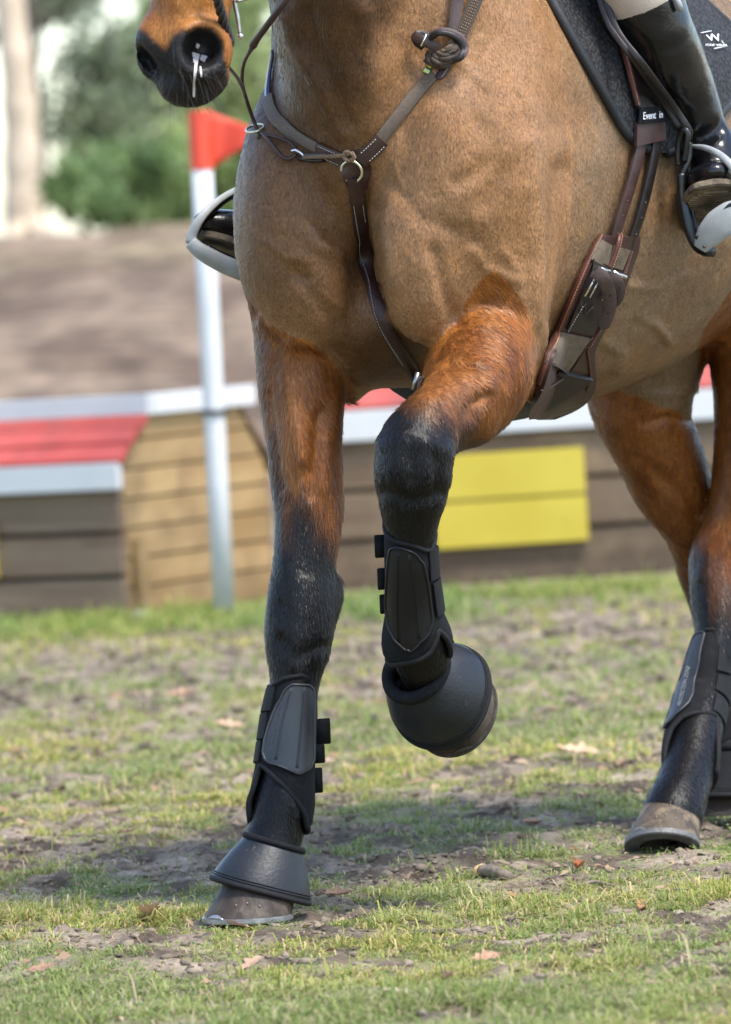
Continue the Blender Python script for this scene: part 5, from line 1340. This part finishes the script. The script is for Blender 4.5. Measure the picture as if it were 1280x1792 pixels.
# ---- clods of soil and shreds of dead leaf
def ico(sub):
    bm = bmesh.new(); bmesh.ops.create_icosphere(bm, subdivisions=sub, radius=1); bm.verts.ensure_lookup_table()
    v = np.array([q.co[:] for q in bm.verts]); f = np.array([[q.index for q in p.verts] for p in bm.faces]); bm.free(); return v, f
IV, IF = ico(2); IV1, IF1 = ico(1)
def clods(count, x0, x1, y0, y1, r0, r1):
    IV, IF = IV1, IF1
    x = RNG.uniform(x0, x1, count * 4); y = RNG.uniform(y0, y1, count * 4); md = mud(x, y); keep = RNG.random(len(x)) < np.clip(md * 1.5 - .45, .01, 1)
    x, y = x[keep][:count], y[keep][:count]; n = len(x); z = height(x, y); r = r0 + (r1 - r0) * RNG.random(n) ** 3
    c = np.stack([x, y, z + r * .25], -1); sc = np.stack([r * RNG.uniform(.8, 1.5, n), r * RNG.uniform(.8, 1.5, n), r * RNG.uniform(.35, .7, n)], -1)
    Vv = IV[None] * sc[:, None] + c[:, None]; Vv = Vv + (fbm(Vv.reshape(-1, 3) * 90, 3, 33).reshape(n, -1, 1) - .5) * (IV[None] * r[:, None, None]) * 3.2
    F = (IF[None] + (np.arange(n) * len(IV))[:, None, None]).reshape(-1, 3)
    return Vv.reshape(-1, 3), F
cv, cf = clods(12000, -1.15, 1.25, -1.9, 2.6, .0015, .0085); cv2, cf2 = clods(2500, -1.5, 1.6, 2.6, 8.4, .005, .020)
m_clod = mat('clod', (.105, .078, .055), (.29, .232, .17), scale=22, rough=.95, spec=.15, bump=1.0, bump_scale=160)
link('soil_clods', mesh('soil_clods', np.vstack([cv, cv2]), np.vstack([cf, cf2 + len(cv)]), False), m_clod, kind='stuff')
n = 2600; x = RNG.uniform(-1.35, 1.45, n); y = RNG.uniform(-2, 5.5, n); z = height(x, y) + .003; r = RNG.uniform(.003, .013, n) * np.where(y > 2, 1.6, 1)
a = RNG.uniform(0, 6.28, n); d = np.stack([np.cos(a), np.sin(a), RNG.normal(0, .35, n)], -1) * r[:, None]; e = np.stack([-np.sin(a), np.cos(a), RNG.normal(0, .35, n)], -1) * (r * RNG.uniform(.15, .8, n))[:, None]
c = np.stack([x, y, z], -1); lv = np.stack([c - d, c - e + UP * .002, c + d, c + e + UP * .004], 1).reshape(-1, 3); lf = np.arange(n * 4).reshape(n, 4)
lm = mesh('leaf_litter', lv, lf, False); cc = np.repeat(mixc(np.tile(np.array((.26, .15, .085)), (n, 1)), np.array((.42, .31, .21)), RNG.random(n))[:, None], 4, 1).reshape(-1, 3)
ca = lm.color_attributes.new('tint', 'FLOAT_COLOR', 'POINT'); ca.data.foreach_set('color', np.hstack([cc, np.ones((len(cc), 1))]).astype(np.float32).ravel())
m_leaf = vcol_mat('dead_leaf', 'tint', .8, .15); link('leaf_litter', lm, m_leaf, kind='stuff')

# ---- single fallen leaves
def oak_leaf(L, curl, col, seed):
    r = random.Random(seed); n = 15; V_, C_ = [], []
    for i in range(n):
        t = i / (n - 1); w = L * .27 * math.sin(math.pi * min(1, t * .93 + .05)) ** .8 * (1 + .34 * math.sin(t * 22 + r.random())) * (.35 + .75 * t if t < .6 else 1)
        for s in (-1, -.5, 0, .5, 1):
            V_.append(((t - .5) * L, s * w, abs(s) ** 1.5 * curl * w * 1.6 + curl * .25 * L * (2 * t - 1) ** 2 + r.uniform(-.02, .02) * L)); k = .8 + .4 * r.random() - (.25 if s == 0 else 0); C_.append((col[0] * k, col[1] * k, col[2] * k, 1))
    F_ = [(i * 5 + j, (i + 1) * 5 + j, (i + 1) * 5 + j + 1, i * 5 + j + 1) for i in range(n - 1) for j in range(4)]
    me = mesh('fallen_leaf', V_, F_); ca = me.color_attributes.new('tint', 'FLOAT_COLOR', 'POINT'); ca.data.foreach_set('color', np.array(C_, np.float32).ravel()); return me
LEAVES = [(262, 1612, .075, .5, 1.9, (.42, .27, .15), "curled tan oak leaf on the grass left of the landing hoof"), (588, 1580, .055, .4, .4, (.40, .24, .15), "pinkish brown leaf right of the landing hoof"), (420, 1634, .05, .25, 2.6, (.36, .23, .15), "flat brown leaf just below the landing hoof"),
    (868, 1420, .075, .3, .2, (.52, .36, .23), "pale tan leaf on bare soil between the front and hind hooves"), (930, 1452, .05, .3, 1.0, (.42, .22, .12), "small orange brown leaf left of the hind hoof"), (1010, 1327, .085, .35, .1, (.55, .38, .25), "large pale leaf on the turf behind, left of the hind boot"),
    (1012, 1533, .045, .8, 1.3, (.30, .10, .04), "dark red curled leaf between the twig and the hind hoof"), (1122, 1602, .04, .5, 1.4, (.45, .22, .11), "orange leaf on soil below the hind hoof"), (898, 1584, .035, .5, 2.0, (.44, .26, .15), "little tan leaf below the cut twig"),
    (782, 1728, .05, .7, 1.7, (.42, .26, .18), "curled pinkish leaf near the lower edge, left of the middle grass tuft"), (690, 1752, .055, .2, .3, (.50, .38, .28), "pale leaf flat on soil at the lower edge"), (848, 1692, .05, .3, .7, (.40, .24, .15), "brown leaf beside a soil lump in the foreground"),
    (440, 1705, .055, .3, .9, (.38, .25, .17), "dull brown leaf in the short grass below the hoof"), (70, 1710, .045, .2, .1, (.34, .20, .13), "small russet leaf in the lower left turf"), (225, 1468, .05, .3, 2.4, (.46, .30, .20), "tan leaf on the muddy strip at the left"), (400, 1280, .075, .3, .5, (.52, .34, .23), "pink tan leaf on the turf beside the tendon boot, out of focus"), (315, 1225, .08, .3, .3, (.46, .27, .18), "reddish leaf on the distant turf at the left, out of focus")]
for i, (px, py, L, curl, rot, col, lab) in enumerate(LEAVES):
    g = G(px, py); zz = float(height(np.array([g[0]]), np.array([g[1]]))[0]); g = G(px, py, zz)
    M = Matrix.Translation((g[0], g[1], zz + .012)) @ Matrix.Rotation(rot, 4, 'Z') @ Matrix.Rotation(.25 + .2 * math.sin(i * 3), 4, 'X') @ Matrix.Rotation(.25 * math.cos(i * 5), 4, 'Y')
    link('fallen_leaf', oak_leaf(L, curl, col, i), m_leaf, mtx=M, label=lab, category='leaf', group='dead leaves lying on the turf')

# ---- twigs
m_bark = mat('twig_bark', (.11, .085, .062), (.22, .175, .13), scale=60, rough=.9, bump=1.0, bump_scale=140, stretch=(1, 1, 1)); m_cut = mat('fresh_wood', (.58, .34, .12), (.68, .44, .18), scale=60, rough=.7)
def gz(px, py, lift):
    g = G(px, py); z = float(height(np.array([g[0]]), np.array([g[1]]))[0]); g = G(px, py, z); g[2] += lift; return g
TW = empty('cut_twig', gz(870, 1540, 0), "short stick with fresh orange cut end lying on the soil", 'stick')
tp = spline(np.array([gz(842, 1533, .008), gz(862, 1533, .008), gz(885, 1538, .006), gz(905, 1545, .004)]), 16); Shape().tube(tp, np.interp(np.linspace(0, 1, 16), [0, .6, 1], [.0105, .009, .005]) * (1 + .12 * np.sin(np.arange(16) * 2.1)), 9).build('stick', m_bark, TW)
Shape().tube(np.array([tp[0] - unit(tp[1] - tp[0]) * .010, tp[0] + unit(tp[1] - tp[0]) * .004]), np.array((.0085, .0122)), 9).build('cut_end', m_cut, TW)
sp_ = spline(np.array([gz(682, 1647, .004), gz(730, 1641, .007), gz(790, 1637, .006), gz(830, 1640, .006), gz(862, 1648, .002)]), 24); Shape().tube(sp_, np.linspace(.0055, .003, 24), 7).build('root', m_bark, None, label="long thin grey root lying across the foreground turf", category='root')
st_ = spline(np.array([gz(1005, 1560, .004), gz(1040, 1552, .008), gz(1075, 1556, .005)]), 14); Shape().tube(st_, np.linspace(.004, .002, 14), 7).build('thin_stick', m_bark, None, label="thin grey stick in the grass below the hind hoof", category='stick')

# ------------------------------------------------------------------ the jumps
m_darkwood = mat('weathered_dark_plank', (.15, .098, .062), (.25, .175, .115), scale=9, rough=.85, bump=.8, bump_scale=60, stretch=(.25, .25, 3.0), dirt=(.21, .155, .10), dirt_scale=4, dirt_at=(.5, .7), vary=.25)
m_brownwood = mat('brown_plank', (.095, .062, .038), (.165, .115, .072), scale=9, rough=.85, bump=.8, bump_scale=60, stretch=(.25, .25, 3.0), dirt=(.24, .165, .095), dirt_scale=4, dirt_at=(.5, .7), vary=.22)
m_yelwood = mat('golden_plank', (.255, .155, .060), (.39, .262, .122), scale=5, rough=.8, bump=.6, bump_scale=50, stretch=(.4, .4, 2.5), dirt=(.22, .14, .065), dirt_scale=5, dirt_at=(.48, .66), vary=.22)
m_redpaint = mat('red_paint', (.34, .046, .032), (.41, .072, .052), scale=6, rough=.45, bump=.3, bump_scale=40, dirt=(.17, .05, .04), dirt_scale=5, dirt_at=(.5, .7), vary=.12); m_whitepaint = mat('white_paint', (.50, .51, .51), (.57, .57, .56), scale=6, rough=.5, bump=.3, dirt=(.45, .40, .32), dirt_scale=2.5, dirt_at=(.62, .8))
m_yelpaint = mat('yellow_paint', (.44, .34, .030), (.50, .395, .045), scale=5, rough=.5, bump=.3, dirt=(.28, .25, .05), dirt_scale=7, dirt_at=(.62, .75))
def jump(K, fd, length, zw, zt, s_top, depth, label, eave_h, side_mat, front_mat, panel=None, top_h=.06, panel_end=None):
    """K: front corner on the ground; fd: along the front; ed: into the depth"""
    fd = unit((*fd, 0)); ed = unit(np.array((-fd[1], fd[0], 0))); ed = ed if ed[1] > 0 else -ed
    K = np.array((K[0], K[1], 0.0)); root = empty('painted_jump', K, label, 'jump', 'wooden cross country jumps')
    def at_(f, s, z): return K + fd * f + ed * s + UP * z
    def board(name, f0, f1, s0, s1, z0, z1, m_, parent=root, bev=.004):
        Shape().box(at_((f0 + f1) / 2, (s0 + s1) / 2, (z0 + z1) / 2), np.stack([fd, ed, UP]), ((f1 - f0) / 2, (s1 - s0) / 2, (z1 - z0) / 2)).build(name, m_, parent, bevel=bev, smooth=False)
    nr = 3; hh = zw / nr
    for i in range(nr):
        cuts = [0, length * (.47 + .08 * (i % 2)), length]
        for a, b in zip(cuts[:-1], cuts[1:]): board('front_plank', a + .002, b - .002, -.012 - .006 * (i % 2), .02, i * hh + (.006 if i else .0), (i + 1) * hh - .006, front_mat)
    board('eave_board', -.02, length, -.045, -.012, zw + .0, zw + eave_h, m_whitepaint)
    # sloping red boards
    A, B = np.array((-.03, zw + eave_h)), np.array((s_top, zt)); k = 3
    for i in range(k):
        a = A + (B - A) * (i + .02) / k; b = A + (B - A) * (i + .97) / k; dr = unit(np.array((*(ed * (b - a)[0])[:2], (b - a)[1])))
        nr_ = np.cross(fd, dr); nr_ = nr_ if nr_[2] > 0 else -nr_
        Shape().box(at_(length / 2 - .01, (a[0] + b[0]) / 2, (a[1] + b[1]) / 2) + nr_ * .004 * (i % 2), np.stack([fd, dr, nr_]), (length / 2 + .015, np.linalg.norm(b - a) / 2, .012)).build('roof_board', m_redpaint, root, bevel=.003, smooth=False)
    board('ridge_board', -.03, length * .42, s_top - .02, s_top + .01, zt - .005, zt + top_h, m_whitepaint); board('ridge_board', length * .42 + .01, length, s_top - .02, s_top + .01, zt - .005, zt + top_h, m_whitepaint)
    board('end_top_board', -.03, .0, s_top + .012, depth - s_top + .06, zt - .004, zt + top_h, m_whitepaint)
    board('top_deck', .0, length, s_top + .012, depth - s_top, zt, zt + .03, m_whitepaint)
    # end face planks, cut to the slope
    z = 0.0; i = 0
    while z < zt - .02:
        z2 = min(z + .088, zt - .004)
        def span(q): return (0.0 + max(0, (q - zw - eave_h) / (zt - zw - eave_h)) * s_top + .024, depth - max(0, (q - zw) / (zt - zw)) * s_top)
        (a0, b0), (a1, b1) = span(z + .003), span(z2 - .003)
        pts = [at_(f, s, q) for f in (.0 + .003 * (i % 2), .022) for s, q in ((a0, z + .003), (b0, z + .003), (b1, z2 - .003), (a1, z2 - .003))]
        Shape().add(pts, [(0, 1, 2, 3), (7, 6, 5, 4), (0, 4, 5, 1), (1, 5, 6, 2), (2, 6, 7, 3), (3, 7, 4, 0)]).build('end_plank', side_mat, root, bevel=.002, smooth=False); z = z2; i += 1
    # back slope and back wall
    Shape().slab(np.array([[at_(-.01, depth - s_top, zt), at_(-.01, depth + .05, zw + .02)], [at_(length, depth - s_top, zt), at_(length, depth + .05, zw + .02)]]), np.array([[at_(-.01, depth - s_top, zt - .02), at_(-.01, depth + .05, zw)], [at_(length, depth - s_top, zt - .02), at_(length, depth + .05, zw)]])).build('back_roof', front_mat, root, smooth=False)
    board('back_wall', .0, length, depth - .02, depth, 0, zw, front_mat); board('far_end', length - .02, length - .002, .03, depth - .03, 0, zw, side_mat)
    if panel:
        f0, f1, z0, z1 = panel; zm = (z0 + z1) / 2
        for a, b in ((z0, zm - .003), (zm + .003, z1)): board('yellow_board', f0, f1, -.042, -.019, a, b, m_yelpaint)
    if panel_end: board('batten', -.022, -.001, *panel_end, m_yelwood)
    return root
K1 = G(224, 1083)
jump(K1, (-.885, .465), 3.2, .385, .600, .165, .93, "left wooden jump with red sloping boards and golden end planks", .080, m_yelwood, m_darkwood, panel=(.42, .95, .135, .315), panel_end=(.05, .11, .03, .23))
K2 = G(512, 1041)
jump(K2, (1, .05), 4.2, .462, .77, .22, 1.0, "long wooden jump with a yellow board, red roof and white eave behind the horse", .095, m_brownwood, m_brownwood, panel=(.45, .925, .112, .402))
# ---- flag pole
FB = G(393, 1079); FP = empty('course_flag', FB, "white marker pole with a red triangular flag in front of the jump", 'flag')
lean = unit((.012, .0, 1.0)); sc = 11300 / (FB[1] + 10); Ht = 1.47
Shape().tube(np.array([FB - lean * .02, FB + lean * .4, FB + lean * .9, FB + lean * Ht]), .031, 20).build('pole', m_whitepaint, FP)
m_flag = mat('red_flag', (.60, .055, .022), (.66, .065, .028), scale=8, rough=.55)
top = FB + lean * (Ht + .005); t = np.linspace(0, 2 * math.pi, 20, endpoint=False)
Shape().grid(np.array([[FB + lean * zz + .0345 * np.array((math.cos(a), math.sin(a), 0)) for a in t] for zz in (Ht + .012, Ht - .05, Ht - .16)]), close_v=True).build('flag_sleeve', m_flag, FP)
fw = np.linspace(0, 1, 14); fl = np.array([[top + np.array((.028 + .17 * u, .022 * math.sin(u * 6 + v) - .02, (.004 - .002 * u) - (.165 * v * (1 - u)) - .075 * u)) for v in np.linspace(0, 1, 8)] for u in fw]); Shape().slab(fl, fl + np.array((0, .0015, 0))).build('pennant', m_flag, FP)
ring_of(FB + lean * .60, lean, .034, .008).build('clip', m_black_plastic, FP)
# ---- stone by the jump
sv = IV * np.array((.028, .03, .024)); sv = sv * (1 + .5 * (fbm(IV * 1.7, 2, 5)[:, None] - .5)); g = G(247, 1088)
link('stone', mesh('stone', sv, IF), mat('stone', (.20, .17, .14), (.36, .32, .28), scale=30, rough=.9, bump=.8), mtx=Matrix.Translation((g[0], g[1], .012)), label="small rounded stone on the grass by the left jump's corner", category='stone')

# ------------------------------------------------------------------ trees and shrubs beyond the bank
m_foliage = vcol_mat('foliage', 'tint', .55, .35); m_trunk = mat('grey_bark', (.10, .085, .07), (.19, .165, .14), scale=12, rough=.9, bump=1.0, bump_scale=40); m_pale = mat('pale_bark', (.42, .33, .235), (.62, .50, .37), scale=6, rough=.85, bump=.8, bump_scale=30)
def plant(name, px, py, y, crown, leafn, size, col, col2, label, cat, group, trunk=None, trunk_m=None, lean=0.0, clumps=14, gap=.55):
    base = P(px, 430, y); base[2] = float(bank(np.array([base[0]]), np.array([base[1]]))[0]) - .05
    root = empty(name, base, label, cat, group); cc = P(px, py, y); r = np.array(crown)
    k = RNG.normal(0, 1, (clumps, 3)); k /= np.linalg.norm(k, axis=1)[:, None]; k *= RNG.uniform(.25, .95, (clumps, 1)) * r
    ci = RNG.integers(0, clumps, leafn); p = cc + k[ci] + RNG.normal(0, 1, (leafn, 3)) * r * .20
    p[:, 2] = np.maximum(p[:, 2], base[2] + .05)
    a = RNG.normal(0, 1, (leafn, 3)); a /= np.linalg.norm(a, axis=1)[:, None]; b = np.cross(a, RNG.normal(0, 1, (leafn, 3))); b /= np.linalg.norm(b, axis=1)[:, None]
    s = size * RNG.uniform(.6, 1.4, (leafn, 1)); a *= s; b *= s * .55
    v = np.stack([p - a, p - b, p + a, p + b], 1).reshape(-1, 3); f = np.arange(leafn * 4).reshape(-1, 4)
    me = mesh('crown', v, f, False); shade = RNG.random(clumps)[ci]; c = mixc(np.tile(np.array(col), (leafn, 1)), np.array(col2), np.clip(shade * .8 + RNG.random(leafn) * .3, 0, 1))
    ca = me.color_attributes.new('tint', 'FLOAT_COLOR', 'POINT'); ca.data.foreach_set('color', np.hstack([np.repeat(c, 4, 0), np.ones((leafn * 4, 1))]).astype(np.float32).ravel())
    link('crown', me, m_foliage, root)
    tr = trunk or .03; tm = trunk_m or m_trunk; tp = np.array([base, base + (cc - base) * .35 + np.array((lean, 0, 0)), base + (cc - base) * .75, cc + UP * r[2] * .6])
    sh = Shape(); C = spline(tp, 24); sh.tube(C, np.interp(np.linspace(0, 1, 24), [0, .08, .2, .7, 1], [tr * 1.8, tr * 1.25, tr, tr * .6, tr * .2]), 9)
    for q in range(min(clumps, 9)):
        s0 = C[8 + q]; sh.tube(spline(np.array([s0, (s0 + cc + k[q]) / 2 + UP * .05, cc + k[q]]), 8), np.linspace(tr * .4, tr * .1, 8), 5)
    sh.build('trunk', tm, root)
GB = 'green shrubs on the bank'; GT = 'trees beyond the bank'
for i, a in enumerate([(150, 345, 44, (.36, .5, .36), .055, (0.0875, 0.149, 0.0525), (0.245, 0.333, 0.123), "rounded mid green shrub left of the flag on the bank"), (245, 320, 46, (.46, .5, .46), .055, (0.0788, 0.14, 0.0525), (0.263, 0.35, 0.131), "broad dark green shrub just left of the flag"),
        (335, 300, 48, (.42, .5, .55), .055, (0.14, 0.21, 0.0613), (0.385, 0.455, 0.158), "yellow green shrub behind the red flag"), (420, 320, 46, (.40, .5, .5), .055, (0.105, 0.175, 0.0525), (0.315, 0.385, 0.14), "green shrub between flag and horse's shoulder"),
        (640, 300, 46, (.6, .5, .6), .055, (0.0875, 0.158, 0.0525), (0.263, 0.333, 0.123), "green shrub standing behind the horse's chest"), (900, 290, 47, (.7, .5, .6), .055, (0.0875, 0.158, 0.0525), (0.28, 0.35, 0.123), "green shrub standing behind the horse's shoulder"), (1180, 280, 46, (.6, .5, .6), .055, (0.0875, 0.158, 0.0525), (0.263, 0.35, 0.123), "green shrub standing behind the saddle"), (-220, 330, 46, (.5, .5, .5), .055, (0.0875, 0.158, 0.0525), (0.263, 0.35, 0.123), "green shrub beyond the pale trunk"), (405, 215, 52, (.55, .5, .75), .06, (.15, .2, .07), (.36, .40, .16), "tall pale green shrub behind the flag's tip")]):
    plant('shrub', a[0], a[1], a[2], a[3], 2100, a[4], a[5], a[6], a[7], 'shrub', GB, trunk=.035, clumps=16)
for a in [(200, 130, 58, (.80, .8, 1.1), 2600, .075, (0.10, 0.13, 0.075), (0.26, 0.30, 0.17), "dark evergreen tree left of the horse's head", .09), (330, 60, 66, (.9, .9, 1.2), 2400, .085, (0.123, 0.175, 0.0613), (0.42, 0.473, 0.21), "light green tree behind the horse's muzzle", .09), (60, -40, 62, (1.0, .9, .7), 900, .08, (0.07, 0.0875, 0.0525), (0.175, 0.193, 0.105), "thin bare tree above the pale trunk", .06), (440, 20, 60, (.5, .8, 1.1), 1000, .075, (0.105, 0.158, 0.0613), (0.35, 0.42, 0.175), "sparse tree between muzzle and neck", .07),
        (760, 0, 62, (1.4, .9, 1.6), 2600, .09, (0.0875, 0.14, 0.0525), (0.28, 0.35, 0.14), "tree standing behind the horse's neck", .12), (1200, -20, 62, (1.4, .9, 1.6), 2600, .09, (0.0875, 0.14, 0.0525), (0.28, 0.35, 0.14), "tree standing behind the rider", .12), (-300, 20, 60, (1.2, .9, 1.5), 2600, .09, (0.07, 0.105, 0.0438), (0.21, 0.263, 0.105), "tree beyond the left edge", .12)]:
    plant('tree', a[0], a[1], a[2], a[3], a[4], a[5], a[6], a[7], a[8], 'tree', GT, trunk=a[9], clumps=12, lean=.1)
# pale broken trunk
PT = empty('pale_trunk', P(40, 440, 45), "pale sandy tree trunk with flared roots at the left edge", 'trunk')
C = spline(np.array([P(62, 470, 45), P(48, 400, 45), P(40, 330, 45), P(38, 240, 45), P(30, 120, 45), P(10, -60, 45)]), 30)
Shape().tube(C, np.interp(np.linspace(0, 1, 30), [0, .1, .25, .6, 1], [.26, .20, .165, .145, .11]) * (1 + .06 * np.sin(np.arange(30) * 1.3)), 16).build('trunk', m_pale, PT)
for (xa, ya, xb, yb) in ((95, 452, 58, 385), (10, 460, 36, 390)):
    Shape().tube(spline(np.array([P(xa, ya, 44.7), P((xa + xb) / 2, (ya + yb) / 2, 44.7), P(xb, yb, 44.9)]), 10), np.linspace(.10, .07, 10), 10).build('root', m_pale, PT)
